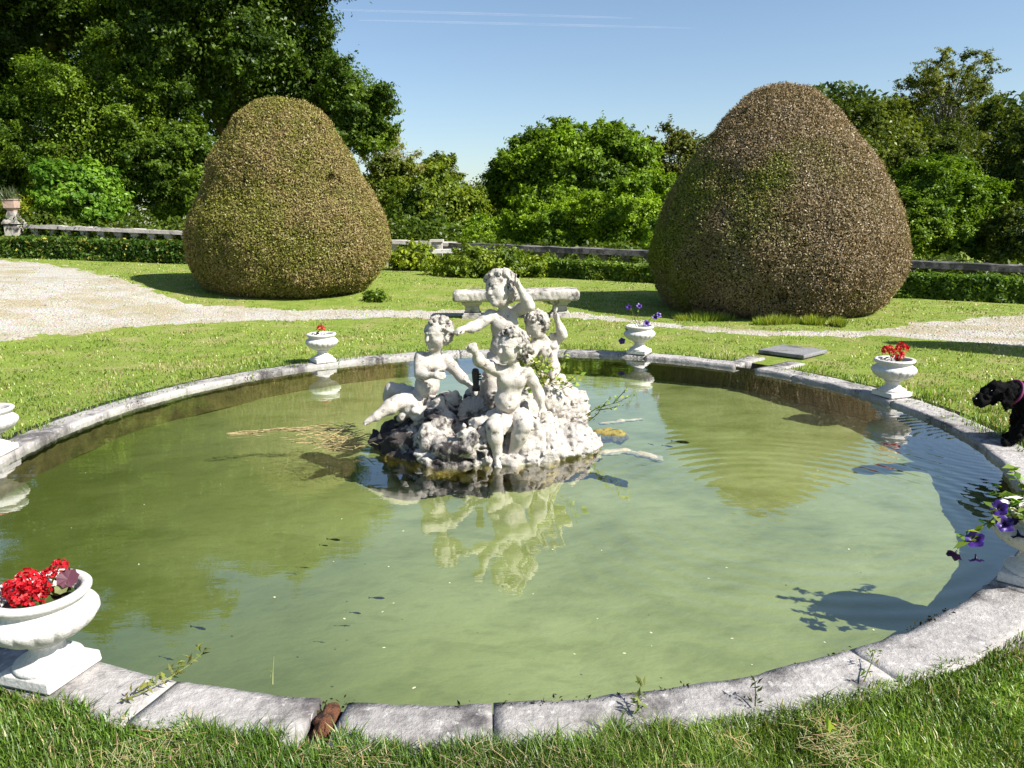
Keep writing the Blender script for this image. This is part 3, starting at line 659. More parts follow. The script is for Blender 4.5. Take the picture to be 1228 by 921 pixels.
def curls(hd, f, up, s, n, seed, back=1.0, extra=()):
    r, f, u = basis(f, up); S = SDF(hd-.24*s-.06, hd+.24*s+.06, .0062); g = np.random.default_rng(seed)
    B = np.array([r, f, u]); S.ell(hd+s*(-.034*f+.044*u), np.array([.104, .098, .092])*s, B, .01); S.ell(hd+s*(-.04*f-.01*u), np.array([.104, .085, .085])*s, B, .02)
    for _ in range(n):
        d = g.normal(size=3); d /= np.linalg.norm(d)
        lx, ly, lz = d@r, d@f, d@u
        if ly > .2 and lz < .66: continue
        if lz < -.7 or (lz < -.25 and ly > .0): continue
        p = hd+s*(-.022*f+.03*u)+s*d*np.array([.104]*3); tv = np.cross(d, g.normal(size=3)); tv /= np.linalg.norm(tv); q = p+s*(tv*.03+d*.004); S.chain([p, q], [g.uniform(.015, .026)*s, g.uniform(.012, .018)*s], .005)
    for p, q, a, b in extra: S.cone(p, q, a, b, .01)
    S.ell(hd+s*(.12*f-.02*u), np.array([.074, .075, .084])*s, np.array([r, f, u]), .01, True)
    S.noise(.007, .02, seed, True); return S
def add_sdf(S, name, mat, parent): V, F = S.mesh(); return mesh(name, V, F, mat, parent, smooth=True)
def cherub(Jd, s, lab, hairn=130, seed=1, mat='statue', extra=()):
    o = add_sdf(body(Jd, s), 'cherub', M[mat], sculpt); o['label'] = lab
    add_sdf(curls(Jd['head'], Jd['_face'], Jd['_up'], s*Jd.get('_hs', 1.0), hairn, seed, extra=extra), 'hair', M['statue_worn'], o); return o
yA, yB, yC, yD = 5.86, 5.66, 5.3, 5.98
A = dict(head=J(599, 349, yA-.02), neck=J(605, 371, yA), chest=J(605, 391, yA), belly=J(603, 415, yA-.01), pelvis=J(602, 437, yA), shL=J(588, 378, yA-.03), elL=J(571, 391, yA-.1), haL=J(555, 395, yA-.2),
         shR=J(622, 371, yA), elR=J(635, 367, yA-.1), haR=J(623, 345, yA-.12), hiL=J(593, 446, yA), knL=J(590, 475, yA-.08), anL=J(590, 505, yA), toL=J(588, 508, yA-.1), hiR=J(611, 446, yA), knR=J(614, 475, yA-.05), anR=J(612, 505, yA+.04), toR=J(615, 508, yA-.07),
         _front=(-.25, -1, 0), _face=(-.62, -.72, .12), _up=(-.3, .1, .93), _curlL=.9, _curlR=.3, _palR=(-1, 0, 0), _hs=1.16)
aA = cherub(A, 1.0, 'standing cherub at the top with one arm raised to its ear', 170, 4, 'statue')
B = dict(head=J(524, 402, yB), neck=J(522, 422, yB+.02), chest=J(517, 441, yB+.02), belly=J(512, 461, yB), pelvis=J(509, 478, yB+.03), shL=J(504, 428, yB-.0), elL=J(503, 449, yB-.1), haL=J(519, 450, yB-.15),
         shR=J(535, 431, yB+.04), elR=J(551, 450, yB), haR=J(563, 461, yB-.03), hiL=J(499, 482, yB-.02), knL=J(477, 482, yB-.12), anL=J(451, 499, yB-.22), toL=J(439, 507, yB-.25), hiR=J(505, 480, yB+.1), knR=J(470, 467, yB+.1), anR=J(465, 489, yB+.16), toR=J(457, 494, yB+.1),
         _front=(-.35, -1, .1), _face=(-.62, -.78, -.06), _up=(.08, .05, 1), _palL=(0, -1, .3), _hs=1.02)
aB = cherub(B, .97, 'seated cherub on the left with a bent arm across its chest', 150, 5, 'statue')
Cj = dict(head=J(612, 417, yC), neck=J(616, 436, yC+.03), chest=J(613, 457, yC+.05), belly=J(608, 479, yC+.05), pelvis=J(609, 499, yC+.1), shL=J(596, 444, yC+.02), elL=J(575, 434, yC-.08), haL=J(570, 423, yC-.13),
          shR=J(632, 447, yC+.06), elR=J(645, 468, yC+.12), haR=J(650, 488, yC+.1), hiL=J(600, 507, yC+.05), knL=J(592, 512, yC-.14), anL=J(597, 548, yC-.12), toL=J(597, 559, yC-.2), hiR=J(620, 506, yC+.06), knR=J(628, 511, yC-.12), anR=J(614, 545, yC-.08), toR=J(608, 553, yC-.15),
          _front=(-.1, -1, 0), _face=(-.66, -.72, .0), _up=(.12, .05, 1), _curlL=1.1, _palL=(0, -1, 0), _hs=1.02)
hd = Cj['head']; ex = [(hd+np.array([.06, .0, .05]), hd+np.array([.15, .03, -.03]), .05, .03), (hd+np.array([.05, .03, .02]), hd+np.array([.11, .05, -.1]), .045, .03), (hd+np.array([-.05, -.05, .1]), hd+np.array([-.06, -.05, .125]), .014, .01), (hd+np.array([-.02, -.05, .115]), hd+np.array([-.02, -.05, .14]), .014, .01), (hd+np.array([.01, -.045, .12]), hd+np.array([.015, -.045, .145]), .014, .01)]
aC = cherub(Cj, .97, 'seated front cherub with a raised fist, a tiara and a cloth over its lap', 110, 6, 'statue', ex)
D = dict(head=J(643, 392, yD-.05), neck=J(651, 406, yD), chest=J(655, 421, yD+.03), belly=J(658, 440, yD+.05), pelvis=J(662, 459, yD+.07), shL=J(641, 414, yD-.05), elL=J(634, 432, yD-.12), haL=J(638, 449, yD-.15),
         shR=J(662, 409, yD+.05), elR=J(675, 402, yD), haR=J(668, 383, yD-.02), hiL=J(652, 464, yD), knL=J(640, 476, yD-.15), anL=J(645, 500, yD-.1), toL=J(640, 505, yD-.18), hiR=J(668, 464, yD+.05), knR=J(682, 476, yD-.08), anR=J(690, 497, yD), toR=J(692, 502, yD-.08),
         _front=(-.5, -.9, 0), _face=(-.6, -.62, -.5), _up=(-.25, -.25, .93), _palR=(-1, 0, 0), _hs=.96)
aD = cherub(D, .92, 'cherub at the right leaning forward with its far arm lifted', 150, 8, 'statue')
def drape(Jd, segs, name, parent, seed, h=.008):
    pts = np.array([p for sg in segs for p in sg[:2]]); S = SDF(pts.min(0)-.16, pts.max(0)+.16, h)
    for a, b, ra, rb in segs: S.cone(a, b, ra, rb, .03)
    S.noise(.016, .05, seed, True); S.noise(.005, .02, seed+1); return add_sdf(S, name, M['statue'], parent)
drape(Cj, [(Cj['pelvis'], Cj['hiL'], .102, .087), (Cj['pelvis'], Cj['hiR'], .102, .087), (Cj['hiL'], Cj['hiL']*.45+Cj['knL']*.55, .085, .075), (Cj['hiR'], Cj['hiR']*.4+Cj['knR']*.6, .085, .077), (J(606, 505, yC-.05), J(604, 520, yC-.1), .06, .025), (J(592, 500, yC+.06), J(572, 508, yC+.02), .05, .05), (J(628, 500, yC+.1), J(648, 520, yC+.05), .07, .05)], 'drapery', aC, 11)
drape(B, [(B['pelvis'], B['hiL'], .1, .086), (B['hiL'], B['hiL']*.4+B['knL']*.6, .084, .07), (B['hiR'], B['knR']*.7+B['hiR']*.3, .084, .072), (J(520, 480, yB-.05), J(545, 478, yB), .05, .06), (J(500, 490, yB-.12), J(480, 500, yB-.1), .06, .04), (J(528, 486, yB-.1), J(500, 500, yB-.15), .05, .05)], 'drapery', aB, 21)
drape(A, [(A['pelvis']+np.array([.0, 0, .03]), J(618, 462, yA-.02), .125, .1), (J(590, 437, yA-.1), J(582, 448, yA-.12), .04, .03), (J(590, 440, yA-.05), J(578, 480, yA), .05, .06)], 'drapery', aA, 31)
drape(D, [(J(663, 405, yD+.02), J(662, 450, yD-.06), .04, .05), (D['pelvis'], D['hiR'], .11, .1), (D['hiR'], D['knR'], .1, .09), (J(640, 445, yD-.2), J(660, 480, yD-.25), .06, .12)], 'drapery', aD, 41)
# rock
S = SDF((-1.35, 4.75, -.45), (1.05, 6.75, .62), .0105)
def rk(px, py, Y, r, k=.04, foot=True):
    c = pY(px, py, Y); S.ell(c, r, None, k)
    if foot: e = np.array([c[0]*.93-.01, c[1]*.9+.58, -.13]); S.cone(c, e, min(r[0], r[1])*.85, min(r[0], r[1])*.75, k)
S.ell((-.17, 5.75, -.04), (.87, .66, .14), None, .03); S.ell((-.17, 5.8, -.25), (.5, .4, .2), None, .05); S.ell((-.12, 5.85, .02), (.62, .46, .24), None, .08)
rk(468, 524, 5.72, (.15, .13, .08)); rk(492, 527, 5.5, (.17, .14, .1)); rk(520, 530, 5.36, (.16, .13, .12)); rk(548, 538, 5.24, (.14, .12, .11)); rk(478, 516, 5.75, (.12, .13, .09))
rk(566, 532, 5.2, (.085, .09, .12), .02); rk(582, 527, 5.22, (.08, .08, .13), .02); rk(530, 502, 5.62, (.24, .19, .14)); rk(505, 503, 5.74, (.2, .2, .12)); rk(612, 522, 5.46, (.2, .15, .19)); rk(552, 508, 5.72, (.2, .2, .17))
rk(650, 538, 5.42, (.32, .26, .1), .06); rk(690, 533, 5.52, (.24, .24, .07), .06); rk(645, 520, 5.58, (.24, .24, .16)); rk(630, 502, 5.66, (.16, .16, .2)); rk(660, 492, 5.88, (.22, .2, .2)); rk(690, 496, 5.9, (.12, .15, .2)); rk(700, 489, 5.95, (.08, .11, .17)); rk(600, 494, 5.95, (.28, .22, .24)); rk(638, 480, 5.78, (.1, .11, .18))
S.cone(pY(702, 470, 5.92), pY(713, 468, 5.9), .03, .008, .02); S.cone(pY(676, 460, 5.95), pY(706, 482, 5.88), .07, .05, .03)
wr = lambda P: 1-.72*sst((P[:, 0]-.02)/.3)*(P[:, 2] < .38)
S.noise(.05, .21, 2, True, wr); S.noise(.036, .09, 3, True, wr); S.noise(.017, .037, 4, True); S.F -= (.033*(1-1.5*sst((S.ax[0]-.05)/.3)))[:, None, None].astype(np.float32)
add_sdf(S, 'rock_base', M['rock'], sculpt)
# fluted shell and dark spout
c = pY(568, 486, 5.5); mb = MB(); V = []; F = []; na, nr = 60, 12
for i in range(na+1):
    a = math.pi*(-.12+1.24*i/na); rip = .5+.5*math.cos(i*math.pi*2/5)
    for j in range(nr+1):
        q = j/nr; rr = .115*q*(1+.06*rip*q); V.append(c+np.array([math.cos(a)*rr, -.065*(1-q*q)-.014*rip*q, math.sin(a)*rr*1.15-.06]))
for i in range(na):
    for j in range(nr): F.append((i*(nr+1)+j, (i+1)*(nr+1)+j, (i+1)*(nr+1)+j+1, i*(nr+1)+j+1))
mb.add(V, F); o = mb.build('shell', M['shell'], sculpt, smooth=True); sd = o.modifiers.new('thick', 'SOLIDIFY'); sd.thickness = .03; sd.offset = 1
a, b = pY(571, 468, 5.52), pY(570, 442, 5.5); mb = MB(); d = b-a
mb.tube([a, a+d*.2, a+d*.25, a+d*.6, a+d*.85, a+d*.97, b], [.03, .026, .022, .027, .029, .022, .012], 14)
for q in (.5, .62, .74): mb.tube([a+d*q+np.array([.018, -.012, 0]), a+d*q+np.array([.04, -.02, .004])], [.008, .006], 6)
mb.build('spout', M['bronze'], sculpt, smooth=True)
# wild plant
def shoot(mb, P, r=.004, tint=(.16, .18, .06)): mb.tube(P, list(np.linspace(r, r*.4, len(P))), 5, tint)
c = pY(655, 462, 5.72); wp = thing('wild_plant', 'yellow green leafy weed sprouting from the back of the cherub rock', 'plant', c)
mb = MB(); P = []; al = []
for k in range(20):
    e = c+np.array([rng.uniform(-.17, .27), rng.uniform(-.2, .05), rng.uniform(.02, .24)]); m = (c+e)/2+rng.normal(size=3)*.03; shoot(mb, [c, m, e])
    for f in np.linspace(.35, 1, 9): P.append(m+(e-m)*f*1.0+rng.normal(size=3)*.02); al.append(rdir(1)[0]+(e-c)*3)
mb.build('stems', M['leaf'], wp, tint=True)
n = len(P); leaf_mesh('foliage', np.array(P), rng.normal(size=(n, 3))*.6+np.array([0, -.3, .8]), rng.uniform(.035, .065, n), tints(n, (.25, .31, .06), .3), M['leaf'], wp, asp=.5, along=np.array(al))
c = pY(702, 498, 5.7); wp = thing('trailing_twig', 'thin leafy twig reaching from the rock out over the open water', 'twig', c); mb = MB(); P = []; al = []
for path in ([(702, 498), (715, 490), (728, 486), (742, 482), (757, 474)], [(706, 505), (716, 497), (724, 485), (731, 478)], [(715, 492), (730, 490), (744, 486)], [(735, 484), (748, 470), (752, 464)]):
    pts = [pY(x, y, 5.7-.002*(x-700)) for x, y in path]; shoot(mb, pts, .004)
    for a, b in zip(pts[:-1], pts[1:]):
        for f in np.linspace(0, 1, 5)[1:]: P.append(a+(b-a)*f+rng.normal(size=3)*.012); al.append(rdir(1)[0]+np.array([.3, 0, .2]))
mb.build('stems', M['leaf'], wp, tint=True)
n = len(P); leaf_mesh('foliage', np.array(P), rng.normal(size=(n, 3))*.6+np.array([0, -.3, .8]), rng.uniform(.025, .05, n), tints(n, (.25, .31, .06), .3), M['leaf'], wp, asp=.5, along=np.array(al))
# floating weed
c = pZ(400, 527, WZ); wd = thing('floating_weed', 'tangle of straw coloured dead weed floating left of the cherub rock', 'weed', c); mb = MB()
for k in range(150):
    p = pZ(rng.normal(405, 22), 526+rng.normal()*8, WZ+rng.uniform(-.01, .05)); a = rng.uniform(-.9, .9)+(math.pi if rng.random() < .5 else 0); L = rng.uniform(.05, .18); d = np.array([math.cos(a), math.sin(a)*.8, rng.uniform(-.05, .25)])
    q = p+d*L*.5+rng.normal(size=3)*.01; e = p+d*L; e[2] = max(e[2], WZ-.01); mb.tube([p, q, e], [.0035, .003, .0015], 4)
for k in range(70):
    f = rng.random(); x = 270+f*140; y = 521-7*math.sin(f*2.2)+rng.normal()*1.6; p = pZ(x, y, WZ+rng.uniform(0, .015)); L = rng.uniform(.08, .2); a = rng.normal()*.25; e = p+np.array([math.cos(a), math.sin(a), 0])*L; mb.tube([p, (p+e)/2+rng.normal(size=3)*.006, e], [.004, .0035, .0015], 4)
mb.build('strands', M['straw'], wd)
def blob(name, label, cat, pts, z, th, mat, seed):
    c = pZ(*np.mean(pts, 0), z); S2 = SDF(c-np.array([.7, .7, .08]), c+np.array([.7, .7, .08]), .012)
    for a, b in zip(pts[:-1], pts[1:]): S2.cone(pZ(*a, z), pZ(*b, z), th, th*.8, .02)
    S2.F = S2.F+np.abs(S2.ax[2]-z)[None, None, :]*(0.6 if mat.name == 'mossy_stone' else 3.2); S2.noise(.03, .06, seed); S2.noise(.015, .025, seed+1)
    V, F = S2.mesh(); return tag(mesh(name, V, F, mat, loc=c, smooth=True), label, cat)
blob('algae_scum', 'pale beige tongue of scum floating on the water right of the rock', 'scum', [(728, 543), (750, 541), (770, 545), (788, 550)], WZ-.012, .075, M['scum'], 4)
blob('algae_scum', 'faint narrow strip of scum on the water beneath the leafy twig', 'scum', [(722, 508), (745, 505), (768, 503)], WZ-.008, .045, M['scum'], 9)
blob('submerged_rock', 'mossy yellow stone at the waterline by the right end of the cherub rock', 'rock', [(726, 522), (740, 524)], WZ-.03, .1, stone('mossy_stone', (.3, .24, .07), (.06, .06, .02), .05, (.4, .34, .1), 14), 6)
# fish
def make_fish(loc, rz, L, label):
    S3 = []; prof = [(0, .002), (.08, .05), (.25, .085), (.5, .08), (.75, .045), (.86, .022), (1, .018)]
    V = []; F = []; n = 10
    for x, r in prof:
        for k in range(n): a = 2*math.pi*k/n; V.append(((x-.5)*L, r*L*.7*math.cos(a), r*L*1.1*math.sin(a)))
    for i in range(len(prof)-1):
        for k in range(n): F.append((i*n+k, i*n+(k+1) % n, (i+1)*n+(k+1) % n, (i+1)*n+k))
    b = len(V); V += [(.46*L, 0, 0), (.66*L, .0, .1*L), (.6*L, .006, 0), (.66*L, .0, -.1*L), (0, -.06*L, .0), (-.12*L, -.14*L, -.02*L), (-.18*L, -.07*L, 0), (0, .06*L, 0), (-.12*L, .14*L, -.02*L), (-.18*L, .07*L, 0)]
    F += [(b, b+1, b+2), (b, b+2, b+3), (b+4, b+5, b+6), (b+7, b+9, b+8)]
    V = np.array(V); c_, s_ = math.cos(rz), math.sin(rz); V = np.stack([V[:, 0]*c_-V[:, 1]*s_, V[:, 0]*s_+V[:, 1]*c_, V[:, 2]], 1)+loc
    return tag(mesh('fish', V, F, M['fish'], loc=loc, smooth=True), label, 'fish', 'small dark fish in the pool')
for px, py, rz, L, lb in ((239, 753, 2.8, .075, 'dark fish nearest the bottom left urn, below the reflected trees'), (453, 717, 3.05, .07, 'dark fish between the cherub reflection and the near stone edge'), (401, 647, 2.9, .075, 'dark fish at the edge of the reflected trees left of the cherub reflection'), (389, 654, 2.85, .05, 'smaller faint fish swimming just behind another left of the cherub reflection'),
                       (817, 530, 2.75, .13, 'largest fish, right of the pale scum near the reflected topiary'), (801, 535, 2.6, .08, 'middle sized fish just left of the largest one'), (781, 533, 2.3, .05, 'tiny fish close to the pale tongue of scum'), (427, 735, 2.9, .05, 'faint small fish low in the water near the bottom edge')):
    make_fish(pZ(px, py, WZ-.055), rz, L, lb)
V = np.array([(-1, 0, 0), (-.3, -.55, .05), (.7, -.35, .1), (1, .15, .0), (.2, .6, .08), (-.6, .4, .0)])*.011; pm = None
pm_mat = simple('pale_petal', (.5, .5, .36), .7, .15, 90)
for k in range(46):
    px, py = random.uniform(30, 1050), random.uniform(560, 830); p = pZ(px, py, WZ+.003)
    if np.hypot(*(p[:2]-POOL)) > RIN-.1 or (py < 600 and 430 < px < 740): continue
    if pm is None: o = pm = mesh('fallen_petal', V+p, [(0, 1, 2, 3, 4, 5)], pm_mat, loc=p)
    else: o = pm.copy(); C.objects.link(o); o.location = p
    o.rotation_euler.z = random.uniform(0, 6.3); s = random.uniform(.3, .75); o.scale = (s, s, s)
    tag(o, 'tiny pale petal floating on the open green water', 'petal', 'pale petals floating on the pool')

# ================================================================== DOG
dl = np.array([3.57, 5.36, 0.0]); dog = thing('dog', 'black dog with a pink collar standing on the right pool edge', 'dog', dl)
dz = float(terr(4.2, 5.2)); S = SDF((3.15, 4.95, -.1), (4.75, 5.75, .72), .0085); D_ = lambda x, y, z: dl+np.array([x, y, z])
S.ell(D_(.2, 0, .3), (.17, .115, .14), None, .05); S.ell(D_(.48, 0, .315), (.2, .1, .12), None, .06); S.ell(D_(.66, 0, .3), (.13, .105, .13), None, .05)
S.cone(D_(.08, 0, .36), D_(-.05, -.01, .385), .09, .07, .04)                              # neck
S.ell(D_(-.12, -.02, .395), (.082, .075, .075), None, .03); S.cone(D_(-.16, -.025, .37), D_(-.23, -.035, .335), .055, .045, .025); S.ell(D_(-.22, -.035, .32), (.052, .05, .045), None, .02)
for q in (-1, 1):
    S.ell(D_(-.085, q*.085-.02, .345), (.045, .022, .085), None, .015)                       # ears
    S.ell(D_(-.18, q*.045-.025, .405), .012, None, .006, True)
    x0 = -.02 if q < 0 else .07
    S.chain([D_(.14, q*.075, .27), D_(.1+x0*.4, q*.075, .16), D_(.05+x0, q*.07, .08), D_(.03+x0, q*.07, .035)], [.065, .05, .038, .036], .03); S.ell(D_(.0+x0, q*.07, .026), (.055, .038, .028), None, .02)
    zz = dz; S.chain([D_(.66, q*.07, .28), D_(.6, q*.08, .17+zz*.3), D_(.72, q*.08, .11+zz*.6), D_(.69+x0*.5, q*.08, .035+zz)], [.1, .07, .042, .038], .03); S.ell(D_(.66+x0*.5, q*.08, .028+zz), (.055, .038, .028), None, .02)
S.chain([D_(.78, 0, .36), D_(.88, 0, .42), D_(.93, 0, .5)], [.04, .035, .022], .02)
S.noise(.011, .04, 3, True); S.noise(.008, .018, 5); V, F = S.mesh(); db = mesh('dog_body', V, F, M['dog'], dog, smooth=True)
fn = np.cross(V[F[:, 1]]-V[F[:, 0]], V[F[:, 2]]-V[F[:, 0]]); fn /= np.linalg.norm(fn, axis=1, keepdims=True)+1e-12; fc = V[F].mean(1); q = rng.choice(len(F), 16000)
fn = fn*(1 if (fn*(fc-(dl+np.array([.3, 0, .3])))).sum() > 0 else -1)
d = fn[q]*.55+np.array([.5, 0, -.75])+rng.normal(size=(16000, 3))*.35; d /= np.linalg.norm(d, axis=1, keepdims=True); sd_ = np.cross(d, fn[q])*.0022; b0 = fc[q]-fn[q]*.002
Vc = np.stack([b0-sd_, b0+sd_, b0+d*rng.uniform(.012, .03, (16000, 1))*np.where(fc[q][:, :1] < dl[0]-.1, .5, 1)], 1).reshape(-1, 3); co_ = mesh('coat', Vc, np.arange(48000).reshape(-1, 3), M['dog'], dog); co_['kind'] = 'stuff'
mb = MB(); mb.lathe([(.014, -.01), (.02, 0), (.014, .01)], D_(-.274, -.038, .34), 10); mb.build('nose', M['nose'], dog, smooth=True)
for q in (-1, 1): mb = MB(); mb.lathe([(.002, -.009), (.009, 0), (.002, .009)], D_(-.185, q*.046-.025, .403), 10); mb.build('eye', M['nose'], dog, smooth=True)
a0, a1 = np.array([.01, -.005, .375]), unit(np.array([-.14, -.01, .06])); u = unit(np.cross(a1, (0, 1, 0))); v = np.cross(a1, u); mb = MB()
mb.tube([dl+a0+.09*(math.cos(t)*u+math.sin(t)*v) for t in np.linspace(0, 2*math.pi, 33)], .0095, 8); mb.build('collar', M['collar'], dog, smooth=True)

# ================================================================== BENCH
gb = gp(619, 380); bz = gb[2]; W = 2.1; by = gb[1]; bx = gb[0]
bench = thing('stone_bench', 'long weathered stone bench on two moulded pedestals behind the fountain', 'bench', (bx, by, bz))
S = SDF((bx-1.2, by-.4, bz+.2), (bx+1.2, by+.4, bz+.6), .016); X, Y, Z = S._g((slice(None),)*3)
q = np.stack([np.abs(X-bx)-(W/2-.045), np.abs(Y-by)-.21, np.abs(Z-bz-.375)-.04], -1); S.F = (np.sqrt((np.maximum(q, 0)**2).sum(-1))+np.minimum(q.max(-1), 0)-.05).astype(np.float32)
S.noise(.01, .12, 3); S.noise(.008, .04, 4); V, F = S.mesh(); mesh('seat_slab', V, F, M['bench'], bench, smooth=True)
for sx in (-.74, .74):
    mb = MB()
    for z0, z1, w0, w1 in ((-.1, .06, .36, .34), (.06, .1, .31, .28), (.1, .2, .25, .22), (.2, .235, .25, .28), (.235, .285, .33, .36)):
        V = [(bx+sx+a*w/2, by+b*w*.5, bz+z) for z, w in ((z0, w0), (z1, w1)) for a, b in ((-1, -1), (1, -1), (1, 1), (-1, 1))]
        mb.add(V, [(3, 2, 1, 0), (4, 5, 6, 7), (0, 1, 5, 4), (1, 2, 6, 5), (2, 3, 7, 6), (3, 0, 4, 7)])
    o = mb.build('pedestal', M['bench'], bench); b = o.modifiers.new('bevel', 'BEVEL'); b.width = .012; b.segments = 2

# ================================================================== TOPIARIES
PR_R = [(-.02, .36), (0, .42), (.03, .475), (.0625, .5), (.125, .53), (.19, .546), (.25, .544), (.31, .529), (.375, .506), (.44, .481), (.5, .4525), (.56, .425), (.625, .3875), (.69, .35), (.75, .3025), (.81, .256), (.875, .206), (.94, .1375), (.97, .0975), (1, 0)]
PR_L = [(-.02, .34), (0, .39), (.06, .453), (.12, .481), (.18, .496), (.26, .496), (.32, .485), (.385, .467), (.447, .432), (.51, .3975), (.57, .373), (.63, .349), (.69, .327), (.755, .286), (.82, .25), (.88, .216), (.94, .163), (.972, .117), (1, 0)]
def topiary(label, px, top, base, hwpx, prof, n, fcol, seed, leaf=.05):
    g = gp(px, base); R0 = hwpx*(g[1]+2)/FPX; cy = g[1]+R0*.82; cx = pY(px, base, cy)[0]; gz = float(terr(cx, cy))
    H = pY(px, top, cy)[2]-gz; R0 = hwpx*(cy*.977+.35)*.965/FPX
    pz = np.array([p[0] for p in prof]); pr = np.array([p[1]*(1+.15*p[0]) for p in prof]); pr = pr/pr.max()*R0
    t = thing('clipped_yew', label, 'topiary', (cx, cy, gz), 'domed clipped yews')
    def surf(z, a):
        r = np.interp(z, pz, pr); x = r*np.cos(a); y = r*np.sin(a); P = np.stack([x, y, z*H], -1)
        d = .07*vnoise(P, .9, seed)+.045*vnoise(P, .33, seed+1)+.02*vnoise(P, .12, seed+2)
        d = d-.9*np.clip(vnoise(P*np.array([1, 1, .55]), .3, seed+7)-.74, 0, .2)
        k = 1+d/np.maximum(r, .25); return np.stack([cx+x*k, cy+y*k, gz+z*H+d*.25*(z > .9)], -1), P
    mb = MB(); zz = np.concatenate([np.linspace(-.02, .9, 40), np.linspace(.92, 1, 10)]); aa = np.arange(90)*2*math.pi/90
    Z, A_ = np.meshgrid(zz, aa, indexing='ij'); V, _ = surf(Z, A_); V = V-(V-np.array([cx, cy, gz+H*.35]))*.028
    i, k = np.meshgrid(np.arange(49), np.arange(90), indexing='ij'); k2 = (k+1) % 90
    mesh('inner_twigs', V.reshape(-1, 3), np.stack([i*90+k, i*90+k2, (i+1)*90+k2, (i+1)*90+k], -1).reshape(-1, 4), simple('yew_twigs_%d' % seed, (.035, .028, .014), .95, .5, 30, .8), t, smooth=True)
    zs = np.linspace(-.015, 1, 400); w = np.interp(zs, pz, pr)*np.sqrt(1+(np.gradient(np.interp(zs, pz, pr), zs)/H)**2); cdf = np.cumsum(w); cdf /= cdf[-1]
    z = np.interp(rng.random(n), cdf, zs); a = rng.random(n)*2*math.pi
    P, L = surf(z, a); e = 1e-3; Pz, _ = surf(np.clip(z+e, -.02, 1), a); Pa, _ = surf(z, a+e); nn = np.cross(Pa-P, Pz-P); nn /= np.linalg.norm(nn, axis=1, keepdims=True)+1e-12
    P = P+nn*(rng.normal(size=(n, 1))*.022-.004)
    T = fcol(L, z, a, n); k = rng.random(n)
    al = nn*.9+rng.normal(size=(n, 3))*.7+np.array([0, 0, .35]); Nn = rng.normal(size=(n, 3))*.55+nn*.6+np.array([0, 0, .15])
    leaf_mesh('foliage', P, Nn, leaf*(.6+.8*rng.random(n)), T, M['yew'], t, asp=.42, fold=.05, along=al)
    return t, cx, cy, gz, R0
def blend(a, b, k): return np.array(a)*(1-k[:, None])+np.array(b)*k[:, None]
def col_left(L, z, a, n):
    k = (.5+.6*vnoise(L, .8, 3)+.5*vnoise(L, .12, 5)+.25*rng.normal(size=n)).clip(0, 1); T = blend((.17, .172, .032), (.26, .2, .085), k)
    return (T*(1+.16*rng.normal(size=(n, 1)).clip(-1.8, 2))).clip(.01, .8)
def col_right(L, z, a, n):
    gx = L[:, 0]; g = (.0+1.15*vnoise(L, 1.1, 13)+.4*vnoise(L, .3, 15)-gx*.28+.25*rng.normal(size=n)).clip(0, 1)*(z < .8)
    k = (.5+.5*vnoise(L, .25, 17)+.3*rng.normal(size=n)).clip(0, 1); T = blend((.2, .145, .07), (.28, .215, .14), k); T = T*(1-g[:, None])+np.array((.15, .185, .018))*g[:, None]
    return (T*(1+.16*rng.normal(size=(n, 1)).clip(-1.8, 2))).clip(.01, .8)
TL = topiary('olive green domed clipped yew on the left, the smaller of the two', 353, 116, 363, 118, PR_L, 290000, col_left, 3, .042)
TR = topiary('brown domed clipped yew on the right with green patches, the bigger of the two', 923, 100, 386, 149, PR_R, 320000, col_right, 8, .037)
def tuft(name, label, cat, P0, rx, ry, h, n, col, w=.006, group=None, lean=.35):
    P0 = np.array(P0, float); a = rng.random(n)*6.283; q = rng.random(n)**.5; x = P0[0]+rx*q*np.cos(a); y = P0[1]+ry*q*np.sin(a); b = np.stack([x, y, terr(x, y)-.01], -1)
    hh = h*(.5+.6*rng.random(n))*(1-.4*q); d = np.stack([np.cos(a)*q*lean+rng.normal(size=n)*.2, np.sin(a)*q*lean+rng.normal(size=n)*.2, np.ones(n)], -1); s = rdir(n); s[:, 2] = 0; s *= w/(np.linalg.norm(s, axis=1, keepdims=True)+1e-6)
    V = np.stack([b-s, b+s, b+d*hh[:, None]], 1).reshape(-1, 3); return tag(mesh(name, V, np.arange(n*3).reshape(n, 3), M['grass'], loc=P0, tint=np.repeat(tints(n, col, .25), 3, 0)), label, cat, group)
for px, py, rx, lb in ((845, 384, .5, 'pale green grass tuft left of the bigger yew foot'), (931, 388, .36, 'wide yellow green grass tuft in front of the bigger yew'), (974, 389, .17, 'small yellow green grass tuft right of the wide one before the bigger yew'), (1004, 391, .09, 'tiny grass tuft at the right foot of the bigger yew')):
    tuft('grass_tuft', lb, 'grass tuft', gp(px, py), rx, .16, .2, 700, (.24, .3, .04), .008, 'grass tufts at the foot of the bigger yew')
def shrub(name, label, cat, c, rr, n, leaf, col, col2, group=None, ncl=14, **kw):
    c = np.array(c, float); gz = float(terr(c[0], c[1])); t = thing(name, label, cat, (c[0], c[1], gz), group)
    P, Nn, S, T, cl = crown(c, rr, ncl, n, leaf, col, col2, low=-.6, rc=(.25, .45), shell=(.3, .8), **kw); mb = MB()
    for q in cl[:8]: mb.tube([(c[0], c[1], gz-.05), (np.array(q[0])+np.array([c[0], c[1], gz-.05]))/2+rng.normal(size=3)*.04, q[0]], [.02, .015, .006], 5)
    mb.build('stem', M['bark'], t); k = P[:, 2] > gz-.02; leaf_mesh('foliage', P[k], Nn[k], S[k], T[k], M['leaf'], t); return t
